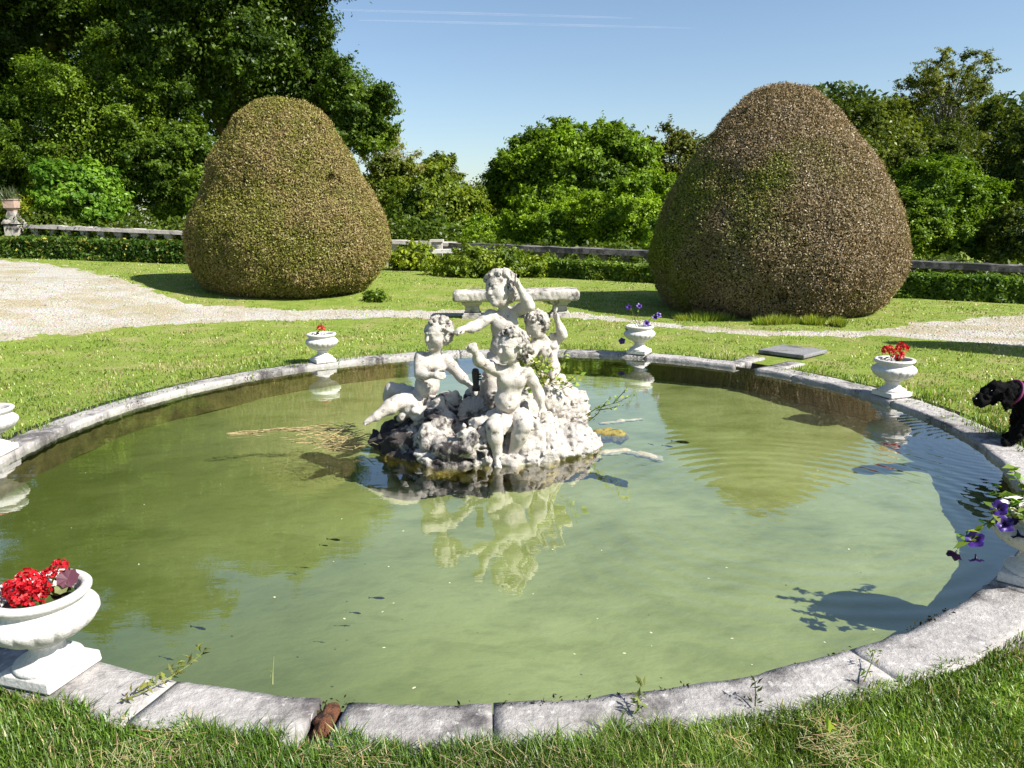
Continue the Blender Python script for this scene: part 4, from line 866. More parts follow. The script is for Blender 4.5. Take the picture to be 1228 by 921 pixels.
g = gp(462, 362); shrub('leafy_weed', 'clump of dark green ground weeds at the right foot of the olive yew', 'weed', (g[0]-.15, g[1], g[2]+.08), (.3, .3, .18), 900, .07, (.05, .1, .02), (.12, .2, .03))
g = gp(905, 372); shrub('yew_seedling', 'small pale green shoot growing against the front of the bigger yew', 'seedling', (g[0], g[1]-.05, g[2]+.2), (.28, .12, .3), 700, .06, (.12, .15, .04), (.3, .32, .12))

# ================================================================== BALUSTRADES AND HEDGES
def rail_line(p0, p1, n): return [p0+(p1-p0)*i/(n-1) for i in range(n)]
def along_box(mb, p0, p1, w, z0a, z0b, z1a, z1b, nseg=24, wob=0.0, seed=0):
    d = unit((p1-p0)*np.array([1, 1, 0])); nrm = np.array([-d[1], d[0], 0]); V = []; F = []
    for i in range(nseg+1):
        f = i/nseg; c = p0+(p1-p0)*f; za = z0a+(z0b-z0a)*f; zb = z1a+(z1b-z1a)*f; e = wob*float(n2(i*.37, seed, .5)); e2 = wob*float(n2(i*.51, seed+3, .5))
        for s, z in ((-1, za), (1, za), (1, zb+e), (-1, zb+e2)): V.append((c[0]+nrm[0]*s*(w/2+e*.5), c[1]+nrm[1]*s*(w/2+e*.5), z))
    for i in range(nseg):
        for k in range(4): F.append((i*4+k, (i+1)*4+k, (i+1)*4+(k+1) % 4, i*4+(k+1) % 4))
    F += [(0, 1, 2, 3), (nseg*4+3, nseg*4+2, nseg*4+1, nseg*4)]; return mb.add(V, F)
def balustrade(label, a, b, mat, capw, capt, step, bw, skip=()):
    a, b = np.array(a), np.array(b); ga, gb_ = float(terr(a[0], a[1])), float(terr(b[0], b[1])); t = thing('balustrade', label, 'balustrade', ((a[0]+b[0])/2, (a[1]+b[1])/2, (ga+gb_)/2))
    mb = MB(); along_box(mb, a, b, capw, a[2]-capt, b[2]-capt, a[2], b[2], 60, .022, 1); mb.build('coping_rail', M[mat], t)
    mb = MB(); along_box(mb, a, b, capw*.9, ga-.2, gb_-.2, ga+.18, gb_+.18, 10); mb.build('plinth', M[mat], t)
    L = np.linalg.norm((b-a)[:2]); n = int(L/step); ang = math.atan2(b[1]-a[1], b[0]-a[0])
    for i in range(n):
        f = (i+.5)/n; c = a+(b-a)*f; z0 = ga+(gb_-ga)*f+.18; z1 = c[2]-capt; mb = MB(); h = z1-z0; d = capw*.55
        mb.box((c[0], c[1], z0+h*.06), (bw, d, h*.12), ang); mb.box((c[0], c[1], z0+h*.28), (bw*.85, d*.85, h*.32), ang, .6); mb.box((c[0], c[1], z0+h*.62), (bw*.5, d*.5, h*.36), ang, 1.3); mb.box((c[0], c[1], z0+h*.87), (bw*1.0, d, h*.14), ang); mb.box((c[0], c[1], z0+h*.97), (bw*1.15, d*1.1, h*.06), ang)
        mb.build('baluster', M[mat], t)
    return t
YL0, YL1 = 24.5, 23.2
La, Lb = pY(33, 269, YL0), pY(548, 291, YL1)
balustrade('pale lichen covered stone balustrade with square balusters, running behind the left hedge to the middle', La, Lb, 'lichen', .38, .11, .52, .23)
Ra, Rb = pY(541, 291, 23.0), pY(1300, 321, 17.0)
balustrade('dark mossy stone balustrade running behind the right hedge', Ra, Rb, 'mossy', .36, .15, .6, .24)
# corner pier with planter
pc = pY(17, 268, 24.5); pgz = float(terr(pc[0], pc[1])); pier = thing('stone_pier', 'cream stone pier ending the pale balustrade on the far left', 'pier', (pc[0], pc[1], pgz)); z1 = pc[2]
mb = MB()
for zc, w, h, tp in ((pgz+(z1-pgz)/2-.1, .42, z1-pgz+.1, 1), (z1+.02, .5, .07, 1), (z1+.09, .44, .08, .92)): mb.box((pc[0], pc[1], zc), (w, w, h), .05, tp)
mb.build('shaft', M['balus'], pier); zt = z1+.131; mb = MB()
mb.box((pc[0], pc[1], zt+.11), (.36, .36, .22), .05, .6); mb.build('cap', M['balus'], pier)
pl = thing('planter', 'square rose beige stone planter standing on the far left pier', 'planter', (pc[0], pc[1], zt+.22)); mb = MB(); M['rose'] = stone('rose_stone', (.45, .32, .26), (.2, .15, .12), .06, (.58, .45, .38), 8)
mb.box((pc[0], pc[1], zt+.25), (.2, .2, .06), .05); mb.box((pc[0], pc[1], zt+.31), (.22, .22, .06), .05, 1.4); mb.build('foot', M['rose'], pl)
mb = MB(); mb.box((pc[0], pc[1], zt+.46), (.32, .32, .24), .05, 1.12); mb.box((pc[0], pc[1], zt+.595), (.4, .4, .03), .05); mb.build('bowl', M['rose'], pl)
n = 260; b = np.array([pc[0], pc[1], zt+.6])+rng.normal(size=(n, 3))*np.array([.1, .1, 0]); d = rdir(n)*np.array([.5, .5, .4])+np.array([0, 0, .8]); s = rdir(n)*.02; V = np.stack([b-s, b+s, b+d*rng.uniform(.2, .42, (n, 1))], 1).reshape(-1, 3)
tag(mesh('lavender', V, np.arange(n*3).reshape(n, 3), M['grass'], loc=b[0], tint=np.repeat(tints(n, (.09, .11, .05), .3), 3, 0)), 'spiky grey green plant growing in the square planter on the far left pier', 'plant')
# low white garden bench near the corner
c = pY(527, 303, 21.6); gz = float(terr(c[0], c[1])); wb = thing('white_bench', 'low white stone bench in front of the corner where the two balustrades meet', 'bench', (c[0], c[1], gz)); sw = 54*21.6/FPX; st = pY(527, 299, 21.6)[2]
mb = MB(); mb.box((c[0], c[1], st-.05), (sw, .42, .1), 0); mb.build('seat', M['urn'], wb)
for q in (-.42, 0, .42): mb = MB(); mb.box((c[0]+q*sw, c[1], (st-.1+gz-.1)/2), (.12, .34, st-.1-gz+.1)); mb.build('leg', M['urn'], wb)
c2 = pY(524, 290, 22.6); gz = float(terr(c2[0], c2[1])); mb = MB(); mb.box((c2[0], c2[1], (c2[2]+gz)/2), (.3, .3, c2[2]-gz)); mb.box((c2[0], c2[1], c2[2]+.035), (.38, .38, .07))
tag(mb.build('stone_post', M['balus'], loc=(c2[0], c2[1], gz)), 'short pale stone post behind the low white bench', 'post')
def hedge(label, pts, w, h, n, leaf, col, col2, spk=None, name='low_hedge', cat='hedge', rag=.05):
    pts = [np.array(p, float) for p in pts]; L = [np.linalg.norm((b-a)[:2]) for a, b in zip(pts[:-1], pts[1:])]; cu = np.concatenate([[0], np.cumsum(L)]); tot = cu[-1]
    mid = sum(pts)/len(pts); t = thing(name, label, cat, (mid[0], mid[1], float(terr(mid[0], mid[1]))))
    X0 = np.array([p[0] for p in pts]); Y0 = np.array([p[1] for p in pts])
    def frame(s): x = np.interp(s, cu, X0); y = np.interp(s, cu, Y0); e = .05; dx = np.interp(np.minimum(s+e, tot), cu, X0)-np.interp(np.maximum(s-e, 0), cu, X0); dy = np.interp(np.minimum(s+e, tot), cu, Y0)-np.interp(np.maximum(s-e, 0), cu, Y0); l = np.hypot(dx, dy)+1e-9; return x, y, dx/l, dy/l
    s = rng.random(n)*tot; x, y, dx, dy = frame(s); per = 2*h+w; u = rng.random(n)*per
    lat = np.where(u < h, -w/2, np.where(u < h+w, u-h-w/2, w/2)); z = np.where(u < h, u, np.where(u < h+w, h, per-u))
    nx = np.where(u < h, -1, np.where(u < h+w, 0, 1.)); nz = np.where((u >= h) & (u < h+w), 1., 0)
    end = rng.random(n) < w/(tot+w)*.6; es = rng.random(n) < .5; s = np.where(end, np.where(es, 0, tot), s); x, y, dx, dy = frame(s); lat = np.where(end, (rng.random(n)-.5)*w, lat); z = np.where(end, rng.random(n)*h, z)
    px_, py_ = -dy, dx; P = np.stack([x+px_*lat, y+py_*lat, terr(x, y)+z], -1); Nn = np.stack([px_*nx, py_*nx, nz], -1)
    P = P+Nn*(rag*1.2*vnoise(P, .5, 3)+rag*vnoise(P, .18, 6)-np.abs(rng.normal(size=n))*.05)[:, None]+rng.normal(size=(n, 3))*.015
    k = (.5+.6*vnoise(P, .6, 5)+.3*rng.normal(size=n)).clip(0, 1); T = blend(col, col2, k)*(1+.25*rng.normal(size=(n, 1)).clip(-1.8, 2))
    if spk is not None: q = (rng.random(n) < .07)*(vnoise(P, .9, 8) > -.2); T[q] = np.array(spk)*(1+.2*rng.normal(size=(q.sum(), 1)))
    mb = MB()
    for a, b in zip(pts[:-1], pts[1:]): ga, gb_ = float(terr(a[0], a[1])), float(terr(b[0], b[1])); along_box(mb, a, b, max(w-.22, .1), ga-.1, gb_-.1, ga+h-.1, gb_+h-.1, 30)
    mb.build('branches', simple('hedge_twigs', (.02, .028, .01), .95, .5, 30), t)
    leaf_mesh('foliage', P, Nn*.6+rng.normal(size=(n, 3))*.6+np.array([0, 0, .25]), leaf*(.6+.8*rng.random(n)), T.clip(.005, .8), M['leaf'], t); return t
def onY(px, Y): p = pY(px, 300, Y); return np.array([p[0], p[1], 0])
hedge('clipped dark green hedge with yellow leaf tips before the pale balustrade on the left', [onY(-120, 23.4), onY(60, 22.9), onY(232, 22.2)], .9, .58, 26000, .11, (.035, .08, .012), (.1, .17, .025), (.42, .36, .08))
hedge('clipped bright green hedge before the mossy balustrade between the two yews', [onY(575, 21.2), onY(700, 19.9), onY(800, 19.0)], .7, .42, 20000, .1, (.06, .12, .015), (.15, .23, .035), (.4, .36, .08))
hedge('clipped green hedge before the mossy balustrade right of the bigger yew', [onY(1060, 17.0), onY(1160, 16.4), onY(1330, 15.6)], .7, .5, 20000, .09, (.05, .11, .015), (.13, .21, .03))
g = onY(574, 19.6); g[2] = terr(g[0], g[1]); shrub('flower_bed', 'loose clump of tall border plants in front of the white bench', 'border plants', (g[0], g[1]+.3, g[2]+.22), (1.85, .7, .5), 22000, .1, (.06, .11, .018), (.17, .25, .04), ncl=34)
g = onY(494, 20.9); g[2] = terr(g[0], g[1]); shrub('border_shrub', 'bushy yellow green border shrub beside the olive yew and the pale balustrade', 'shrub', (g[0], g[1]+.6, g[2]+.25), (.9, .6, .5), 5000, .12, (.08, .14, .02), (.22, .3, .04), ncl=20)
mb = MB(); c = onY(594, 20.6); c[2] = terr(c[0], c[1])
pf = thing('purple_iris', 'few purple flower spikes standing in the border by the mossy balustrade', 'flowers', c)
for k in range(9): p = c+np.array([rng.normal()*.4, rng.normal()*.2, 0]); h = rng.uniform(.5, .75); mb.tube([p, p+np.array([0, 0, h])], [.012, .008], 4, (.1, .15, .03)); mb.tube([p+np.array([0, 0, h*.8]), p+np.array([0.01, 0, h*1.15])], [.035, .012], 5, (.12, .06, .3))
mb.build('flower_spikes', M['leaf'], pf, tint=True)

# ================================================================== TREES
DK, DK2 = (.022, .05, .01), (.06, .115, .018)
def T_(label, px, Y, top, bot, hw, n, leaf, c1, c2, name='leafy_tree', cat='tree', group='trees behind the garden', **k): return tree(name, label, cat, px, Y, top, bot, hw, n, leaf, c1, c2, group=group, **k)
T_('huge dark green oak rising behind the olive yew, its right side against the sky', 277, 33, -125, 190, 126, 150000, .22, DK, (.06, .115, .016), ncl=85, trunk=.55, base_px=272, rc=(.13, .24), depth=5.5, low=-.7, nlimb=22)
T_('ragged right hand bough of oak foliage hanging out beside the olive yew', 424, 32, 62, 196, 40, 18000, .2, (.035, .075, .013), (.09, .16, .022), ncl=24, trunk=.25, base_px=330, rc=(.2, .36), depth=2.2, low=-1)
T_('towering dark tree filling the top left corner of the photo', 70, 36, -215, 160, 185, 140000, .24, (.018, .04, .008), (.045, .09, .014), ncl=80, trunk=.6, base_px=60, rc=(.13, .24), depth=5, low=-.8, nlimb=18)
T_('mid green bushy tree standing below the towering tree on the left', 125, 29.5, 50, 276, 118, 85000, .16, (.035, .08, .012), (.11, .19, .022), ncl=70, trunk=.25, rc=(.14, .26), depth=2.6, low=-.9)
T_('dense green tree between the bushy left tree and the olive yew', 222, 29, 135, 282, 62, 24000, .18, (.03, .07, .012), (.085, .15, .02), ncl=40, trunk=.2, rc=(.18, .3), depth=2.2, low=-.9)
T_('bright glossy laurel just behind the pale balustrade on the left', 98, 26.5, 192, 284, 62, 15000, .22, (.05, .13, .02), (.13, .26, .04), name='laurel', ncl=36, trunk=.1, mat='glossleaf', rc=(.2, .34), depth=1.3, low=-.9)
T_('dark tree cut off by the left border above the stone planter', -25, 29, 110, 292, 70, 22000, .2, DK, DK2, ncl=40, trunk=.2, depth=2.3, low=-.9)
T_('golden green shrub behind the planter on the far left', 24, 25.6, 228, 292, 26, 5000, .13, (.16, .22, .02), (.32, .36, .05), name='golden_shrub', cat='shrub', ncl=16, trunk=.06, rc=(.25, .4), depth=.7, low=-.9)
T_('slender olive tree with a thin pale top just right of the olive yew', 462, 37, 176, 294, 36, 13000, .2, (.06, .1, .025), (.15, .19, .05), ncl=34, trunk=.18, rc=(.2, .34), depth=1.7, low=-.9)
T_('nearly leafless pale twiggy treetop above the slender olive tree', 472, 38, 156, 230, 34, 2600, .16, (.13, .16, .08), (.2, .22, .13), ncl=40, trunk=.12, bark='barkgrey', nlimb=40, fill=.02, rc=(.14, .26), depth=1.5, low=-.5, base_px=470)
T_('yellow green rounded tree right of the slender olive tree', 523, 31, 202, 296, 66, 26000, .2, (.045, .09, .015), (.16, .23, .035), ncl=46, trunk=.2, rc=(.18, .3), depth=2.2, low=-.9)
T_('small dark round treetop peeping over the yellow green tree', 516, 42, 184, 245, 20, 5000, .22, (.03, .06, .015), (.08, .13, .03), ncl=16, trunk=.15, rc=(.25, .4), low=-.7)
T_('smallest far treetop in the gap next to the dark round treetop', 541, 44, 186, 245, 13, 3000, .22, (.05, .09, .025), (.12, .17, .04), ncl=12, trunk=.12, rc=(.25, .4), low=-.7)
T_('far dull green tree left of the great dome shaped tree', 575, 46, 204, 292, 27, 6000, .25, (.04, .07, .02), (.1, .14, .035), ncl=20, trunk=.15, rc=(.22, .36), low=-.8)
T_('great dome shaped bright green tree between the two yews', 695, 33, 146, 304, 106, 95000, .22, (.035, .075, .012), (.13, .24, .022), name='dome_tree', ncl=230, trunk=.4, rc=(.1, .17), depth=3.6, low=-.7, powr=.35, fill=.22, shell=(.55, .93))
for px, Y, top, hw, lb in ((590, 27, 258, 56, 'lowest light green bush, leftmost of the row under the dome tree'), (668, 26.3, 240, 62, 'middle light green bush of the row under the dome tree'), (750, 25.4, 217, 68, 'tallest light green bush of the row, next to the bigger yew')):
    T_(lb, px, Y, top, 312, hw, 30000, .14, (.06, .13, .015), (.18, .31, .03), name='light_green_bush', cat='bush', group='light green bushes under the dome tree', ncl=46, trunk=.08, rc=(.2, .32), depth=1.2, low=-.9)
T_('far olive tree between the dome tree and the bigger yew', 812, 48, 148, 280, 46, 12000, .28, (.045, .065, .022), (.11, .14, .045), ncl=34, trunk=.25, rc=(.17, .3), low=-.8)
T_('far olive brown treetop behind the right shoulder of the dome tree', 768, 50, 152, 250, 30, 7000, .28, (.06, .075, .03), (.13, .14, .055), ncl=24, trunk=.2, rc=(.18, .32), low=-.8)
T_('dark green tree rising directly behind the right flank of the bigger yew', 1042, 32, 98, 308, 72, 42000, .2, (.028, .055, .013), (.09, .13, .028), ncl=62, trunk=.3, rc=(.14, .25), depth=2.8, low=-.9)
T_('tall airy tree with visible grey limbs on the right skyline', 1136, 37, 54, 235, 62, 24000, .15, (.05, .08, .022), (.14, .18, .05), ncl=130, trunk=.16, bark='barkgrey', nlimb=110, fill=.08, sub=9, rc=(.12, .2), depth=2.2, low=-.8, base_px=1120)
T_('dull green tree under the tall airy tree on the right', 1128, 34, 130, 300, 66, 26000, .2, (.025, .05, .012), (.075, .11, .025), ncl=46, trunk=.25, rc=(.15, .27), depth=2.2, low=-.9)
T_('dark heavy tree cut off by the right border', 1243, 29, 104, 318, 80, 40000, .2, (.02, .042, .01), (.065, .1, .022), ncl=60, trunk=.35, rc=(.14, .26), depth=2.8, low=-.9)
T_('tree standing beyond the right border', 1420, 30, 60, 318, 120, 40000, .26, (.02, .042, .01), (.065, .1, .022), ncl=60, trunk=.35, rc=(.14, .26), depth=2.8, low=-.9)
T_('feathery bright green conifer behind the mossy balustrade on the right', 1130, 22.8, 182, 322, 62, 36000, .13, (.035, .085, .012), (.1, .19, .022), name='feathery_conifer', ncl=70, trunk=.12, rc=(.15, .28), depth=1.3, low=-.95, up=.9)
T_('lower feathery conifer between the bigger yew and the bright conifer', 1080, 21.8, 236, 320, 44, 16000, .12, (.04, .09, .012), (.11, .19, .022), name='feathery_conifer', ncl=40, trunk=.1, rc=(.2, .34), depth=1.0, low=-.95, up=.9)
T_('small dark shrub beside the bright conifer at the right border', 1212, 21.5, 252, 326, 36, 12000, .12, (.03, .06, .013), (.09, .13, .03), name='dark_shrub', cat='shrub', ncl=30, trunk=.08, rc=(.22, .36), depth=.9, low=-.95)
# far wood closing the view behind the trees
n = 130000; x = rng.uniform(-75, 75, n); hmax = 5.2+1.4*n2(x, np.zeros(n), 6, 3)+.7*n2(x, np.zeros(n), 1.7, 4)+np.where(np.abs(x+1) < 8, -1.4, .6)+11*sst((-x-14)/8)+5*sst((x-16)/6); zz = rng.random(n)**.8*hmax; y = 58+rng.random(n)*5+zz*.25+1.2*n2(x, zz, 1.8, 6)-.02*x*x*.3
P = np.stack([x, y, zz-.6], -1); k = (.5+.6*vnoise(P, 1.6, 2)+.2*rng.normal(size=n)).clip(0, 1)
tag(leaf_mesh('far_wood', P, rng.normal(size=(n, 3))*.6+np.array([0, -.5, .5]), rng.uniform(.35, .7, n), blend((.025, .05, .012), (.08, .12, .025), k), M['leaf']), kind='stuff')
def undergrowth(a, b, n, h):
    f = rng.random(n); a, b = np.array(a), np.array(b); nrm = unit(np.array([-(b-a)[1], (b-a)[0], 0])); q = rng.uniform(.35, 2.2, n); P = a+(b-a)*f[:, None]+nrm*q[:, None]
    P[:, 2] = terr(P[:, 0], P[:, 1])+rng.random(n)*h*(.85+.45*n2(P[:, 0], P[:, 1], .8, 3)+.2*n2(P[:, 0], P[:, 1], .25, 4)); k = rng.random(n)
    tag(leaf_mesh('undergrowth', P, rng.normal(size=(n, 3))*.6+np.array([0, -.3, .6]), rng.uniform(.09, .2, n), blend((.035, .065, .008), (.1, .145, .014), k), M['leaf']), kind='stuff')
undergrowth(La-np.array([12, 0, 0]), Lb, 42000, 1.35); undergrowth(Ra, Rb+(Rb-Ra)*.4, 26000, .75)
# columnar yew beyond the right border, its shadow crosses the path
c = (8.9, 7.9); gz = float(terr(*c)); t = thing('columnar_yew', 'narrow column of clipped yew beyond the right border', 'topiary', (c[0], c[1], gz)); n = 14000; z = rng.random(n)*4.0; a = rng.random(n)*6.283; r = .55*np.sqrt(np.clip(1-(z/4.05)**4, 0, 1))*(.9+.1*rng.random(n))
P = np.stack([c[0]+r*np.cos(a), c[1]+r*np.sin(a), gz+z], -1); d = np.stack([np.cos(a), np.sin(a), np.zeros(n)], -1); leaf_mesh('foliage', P, d+rng.normal(size=(n, 3))*.5, rng.uniform(.06, .12, n), tints(n, (.1, .1, .03)), M['yew'], t, along=d*.5+np.array([0, 0, 1.]))
mb = MB(); mb.tube([(c[0], c[1], gz-.1), (c[0], c[1], gz+3.6)], [.35, .25], 10); mb.build('trunk', M['bark'], t)

# ================================================================== GRASS
def grass(n, dmax=30.0, hk=1.0, name='grass'):
    d = 1.72*np.exp(rng.random(n)*math.log(dmax/1.72)); th = R(90)+rng.uniform(-.98, .98, n); x = d*np.cos(th); y = d*np.sin(th); r = np.hypot(x-POOL[0], y-POOL[1])
    ok = (r > ROUT-.01-.19*sst((y-4.2)/3)+.07*n2(x, y, .25, 41)+.03*n2(x, y, .08, 42)) & (~on_path(x, y, .12) | (rng.random(n) < .1*(n2(x, y, .8, 61) > .0)+.25*(n2(x, y, .35, 62) > .55)))
    for q in (TL, TR): ok &= np.hypot(x-q[1], y-q[2]) > q[4]*.86
    sp = polar(41.5, 4.75); ok &= np.hypot(x-sp[0], y-sp[1]) > .44+.1*n2(x, y, .2, 43)
    ga = np.degrees(np.arctan2(y-POOL[1], x-POOL[0])); ok &= ~((r < ROUT+.45) & (ga > 38.0) & (ga < 43.4)); ok &= ~((r < ROUT+.03) & (ga+360 > 261) & (ga+360 < 263.5))
    x, y, d, r = x[ok], y[ok], d[ok], r[ok]; n = len(x); z = terr(x, y)-.006
    edge = np.exp(-((r-ROUT)/.32)**2)
    h = (.034+.026*n2(x, y, .3, 7)+.018*n2(x, y, .9, 9)+.024*edge)*hk*(.55+.75*rng.random(n))*(1+1.0*np.exp(-((d-1.85)/.7)**2)-.3*edge*(d < 4))*np.where(d < 10, 1.0, .8); h = np.maximum(h, .012)
    w = .0021*(d/2.2)**.7*(.7+.6*rng.random(n))
    a = rng.random(n)*6.283; f = np.stack([np.cos(a), np.sin(a), np.zeros(n)], -1); s = np.stack([-np.sin(a), np.cos(a), np.zeros(n)], -1)*w[:, None]
    ln = (.15+.75*rng.random(n)**1.5)*h; b = np.stack([x, y, z], -1); up = np.array([0, 0, 1.])
    m = b+up*h[:, None]*.6+f*(ln*.4)[:, None]; tp = b+up*(h*(1-.25*ln/h))[:, None]+f*(ln*1.1)[:, None]
    V = np.stack([b-s, b+s, m-s*.75, m+s*.75, tp], 1).reshape(-1, 3); i = np.arange(n)*5
    F3 = np.concatenate([np.stack([i, i+1, i+3], 1), np.stack([i, i+3, i+2], 1), np.stack([i+2, i+3, i+4], 1)])
    g = (.5+.55*n2(x, y, 1.1, 21)+.35*n2(x, y, .3, 22)+.1*n2(x, y, .12, 23)+.25*rng.normal(size=n)).clip(0, 1); lush = edge*.8+(d < 3.2)*.6
    T = blend((.115, .195, .022), (.265, .335, .055), g); T = T*(1-.6*lush.clip(0, 1)[:, None])+np.array((.045, .125, .01))*(.6*lush.clip(0, 1))[:, None]
    dry = rng.random(n) < (.07+.4*(n2(x, y, .5, 25)+.4*n2(x, y, .13, 27) > .12)*(1-edge)); T[dry] = np.array((.38, .32, .16))*(1+.2*rng.normal(size=(dry.sum(), 1)))
    T = T*(1+.36*n2(x, y, .22, 81)+.2*n2(x, y, 1.3, 82))[:, None]*(1+.24*rng.normal(size=(n, 1)).clip(-1.8, 2))
    o = mesh(name, V, F3, M['grass'], tint=np.repeat(T.clip(.01, .9), 5, 0)); tag(o, kind='stuff')
grass(330000)
grass(150000, 3.3, .9, 'near_grass')
# dry mown thatch lying in the near grass
V = []; n = 9000; th = R(90)+rng.uniform(-.75, .75, n); d = rng.uniform(1.8, 2.5, n); x = d*np.cos(th); y = d*np.sin(th); ok = (np.hypot(x-POOL[0], y-POOL[1]) > ROUT+.03) & (n2(x, y, .16, 51) > .3); x, y = x[ok], y[ok]; n = len(x)
a = rng.random(n)*6.283; L = rng.uniform(.03, .1, n); b = np.stack([x, y, terr(x, y)+rng.uniform(.02, .075, n)], -1); f = np.stack([np.cos(a), np.sin(a), rng.normal(size=n)*.2], -1)*L[:, None]; s = np.stack([-np.sin(a), np.cos(a), np.zeros(n)], -1)*.0013
tag(mesh('dry_thatch', np.stack([b-s, b+s, b+f+s*.4, b+f-s*.4], 1).reshape(-1, 3), np.arange(n*4).reshape(n, 4), M['grass'], tint=np.repeat(tints(n, (.4, .33, .18), .2), 4, 0)), kind='stuff')
n = 5000; a = rng.uniform(0, 2*math.pi, n); ok = n2(3.6*np.cos(a), 3.6*np.sin(a), .22, 71)+.5*n2(3.6*np.cos(a), 3.6*np.sin(a), .07, 72) > .3; a = a[ok]; n = len(a); r = RIN+rng.normal(size=n)*.01-.002
P = np.stack([POOL[0]+r*np.cos(a), POOL[1]+r*np.sin(a), rng.uniform(-.03, .004, n)], -1)
tag(leaf_mesh('moss', P, rdir(n)+np.array([0, 0, .5]), rng.uniform(.008, .022, n), tints(n, (.035, .03, .012), .4), M['leaf']), kind='stuff')
n = 60000; d = rng.uniform(7, 19, n); th = R(90)+rng.uniform(-.9, .9, n); x = d*np.cos(th); y = d*np.sin(th); ok = on_path(x, y, .1) & (rng.random(n) < .6); x, y = x[ok], y[ok]; n = len(x); r = rng.uniform(.006, .017, n)*(1+(rng.random(n) < .03)*1.2)
b = np.stack([x, y, terr(x, y)+r*.15], -1); O = np.array([(1, 0, 0), (0, 1, 0), (-1, 0, 0), (0, -1, 0), (0, 0, .7), (0, 0, -.7)], float)
V = b[:, None, :]+(O[None]*(1+.35*rng.normal(size=(n, 6, 1)).clip(-1, 1)))*r[:, None, None]; f = np.array([(0, 1, 4), (1, 2, 4), (2, 3, 4), (3, 0, 4)]); F = (f[None]+6*np.arange(n)[:, None, None]).reshape(-1, 3)
tag(mesh('pebbles', V.reshape(-1, 3), F, M['grass'], tint=np.repeat(tints(n, (.44, .42, .38), .3, .03), 6, 0)), kind='stuff')
# weeds on the stone edge
def weed(label, pts, nleaf, ls, col, up=.0, name='straggling_weed'):
    P = [gp(*p) for p in pts]; P = [np.array([q[0], q[1], max(q[2], 0)+.012+up*i/(len(pts)-1)]) for i, q in enumerate(P)]; t = thing(name, label, 'weed', P[0]); mb = MB(); shoot(mb, P, .0028, col); L = []; al = []
    for k in range(nleaf):
        f = rng.random()*(len(P)-1); i = int(f); q = P[i]+(P[min(i+1, len(P)-1)]-P[i])*(f-i); d = rdir(1)[0]+np.array([0, 0, .6]); e = q+d*.02; L.append(e); al.append(d)
    mb.build('stems', M['leaf'], t, tint=True); n = len(L); leaf_mesh('foliage', np.array(L), rng.normal(size=(n, 3))+np.array([0, -.3, .6]), rng.uniform(.5, 1.2, n)*ls, tints(n, col, .3), M['leaf'], t, asp=.28, along=np.array(al))
weed('straw green weed trailing across the stone edge right of the nearest urn', [(145, 852), (175, 842), (205, 828), (228, 815), (247, 800)], 60, .045, (.22, .24, .07), .03)
weed('upright little weed in the stone joint at the bottom middle', [(764, 868), (766, 856), (768, 846)], 26, .04, (.15, .2, .05), .05, 'joint_weed')
weed('small dark weed at the foot of the near stone edge right of the middle', [(905, 858), (905, 850), (904, 844)], 18, .03, (.06, .09, .02), .05, 'joint_weed')
weed('wispy weed on the stained stone at the lower right', [(1035, 828), (1043, 812), (1047, 800)], 22, .032, (.13, .17, .04), .03, 'joint_weed')
weed('single yellow green broad leaf standing in the near right grass', [(990, 898), (992, 892), (996, 886)], 4, .07, (.28, .36, .07), .05, 'broad_leaf')
weed('thin lone grass stem rising from the water edge left of the broken brick', [(328, 832), (329, 826), (331, 815)], 3, .02, (.25, .28, .09), .06, 'lone_grass')

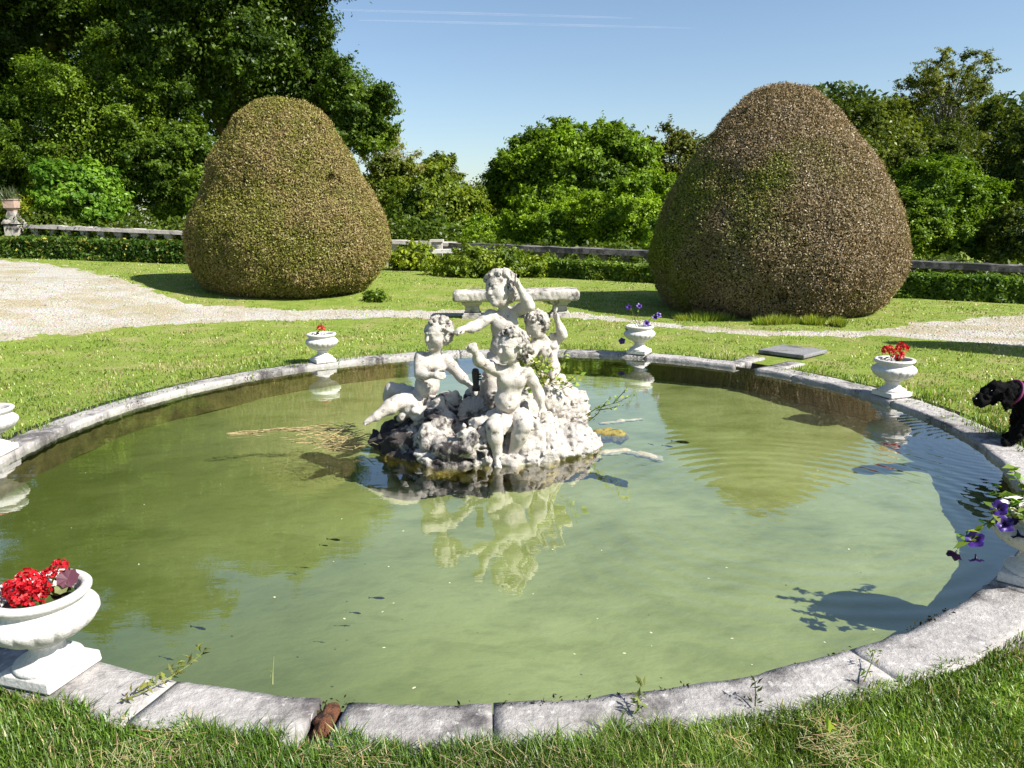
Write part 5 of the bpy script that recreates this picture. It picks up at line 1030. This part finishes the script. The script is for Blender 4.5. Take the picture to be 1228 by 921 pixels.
# ================================================================== SKY, SUN, CAMERA
SEL, SAZ = 42.0, -27.0                   # elevation; azimuth from +x
w = bpy.data.worlds.new('World'); SC.world = w; w.use_nodes = True; nt = w.node_tree
sky = nt.nodes.new('ShaderNodeTexSky'); sky.sky_type = 'NISHITA'; sky.sun_disc = False; sky.sun_elevation = R(SEL); sky.sun_rotation = R(90-SAZ); sky.air_density = 1.0; sky.dust_density = .7; sky.ozone_density = 2.2
bg = nt.nodes['Background']; bg.inputs['Strength'].default_value = .076; nt.links.new(sky.outputs[0], bg.inputs['Color'])
sl = bpy.data.lights.new('sun', 'SUN'); sl.energy = 5.0; sl.angle = R(.53); sl.color = (1, .95, .87); so = bpy.data.objects.new('sun', sl); C.objects.link(so)
sd = Vector((math.cos(R(SEL))*math.cos(R(SAZ)), math.cos(R(SEL))*math.sin(R(SAZ)), math.sin(R(SEL)))); so.rotation_euler = sd.to_track_quat('Z', 'Y').to_euler()
m, nt, o = newmat('contrail'); e = N(nt, 'BsdfDiffuse'); e.inputs[0].default_value = (.9, .9, .9, 1); t = N(nt, 'BsdfTransparent'); x = N(nt, 'MixShader'); f = noise(nt, .004, 4, .6, pos(nt))
nt.links.new(ramp(nt, f, [(.3, .02), (.75, .1)]), x.inputs[0]); nt.links.new(t.outputs[0], x.inputs[1]); nt.links.new(e.outputs[0], x.inputs[2]); nt.links.new(x.outputs[0], o.inputs['Surface'])
for (x0, y0, x1, y1, r), lb in (((380, 11, 770, 22, 4.2), 'upper faint white contrail crossing the sky'), ((430, 24, 840, 34, 4.0), 'lower fainter white contrail crossing the sky')):
    mb = MB(); P = [pY(x0+(x1-x0)*q, y0+(y1-y0)*q, 3000) for q in np.linspace(0, 1, 30)]; mb.tube(P, [r*math.sin(math.pi*min(1, max(.03, q)))**.4 for q in np.linspace(0, 1, 30)], 10)
    tag(mb.build('contrail', m, loc=P[15], smooth=True), lb, 'contrail')
cd = bpy.data.cameras.new('camera'); co = bpy.data.objects.new('camera', cd); C.objects.link(co)
cd.sensor_width = 36; cd.lens = 36*FPX/1228; cd.clip_start = .05; cd.clip_end = 8000
r, d, f = AX_R, AX_D, AX_F; Mx = Matrix(((r[0], -d[0], -f[0], 0), (r[1], -d[1], -f[1], 0), (r[2], -d[2], -f[2], CAMH), (0, 0, 0, 1))); co.matrix_world = Mx
SC.camera = co
SC.render.engine = 'CYCLES'; SC.cycles.max_bounces = 6; SC.cycles.transparent_max_bounces = 8; SC.cycles.caustics_reflective = False; SC.cycles.caustics_refractive = False; SC.cycles.use_denoising = True
vs = SC.view_settings; vs.view_transform = 'Standard'; vs.look = 'None'; vs.gamma = 1; vs.exposure = 1.04; vs.use_curve_mapping = False
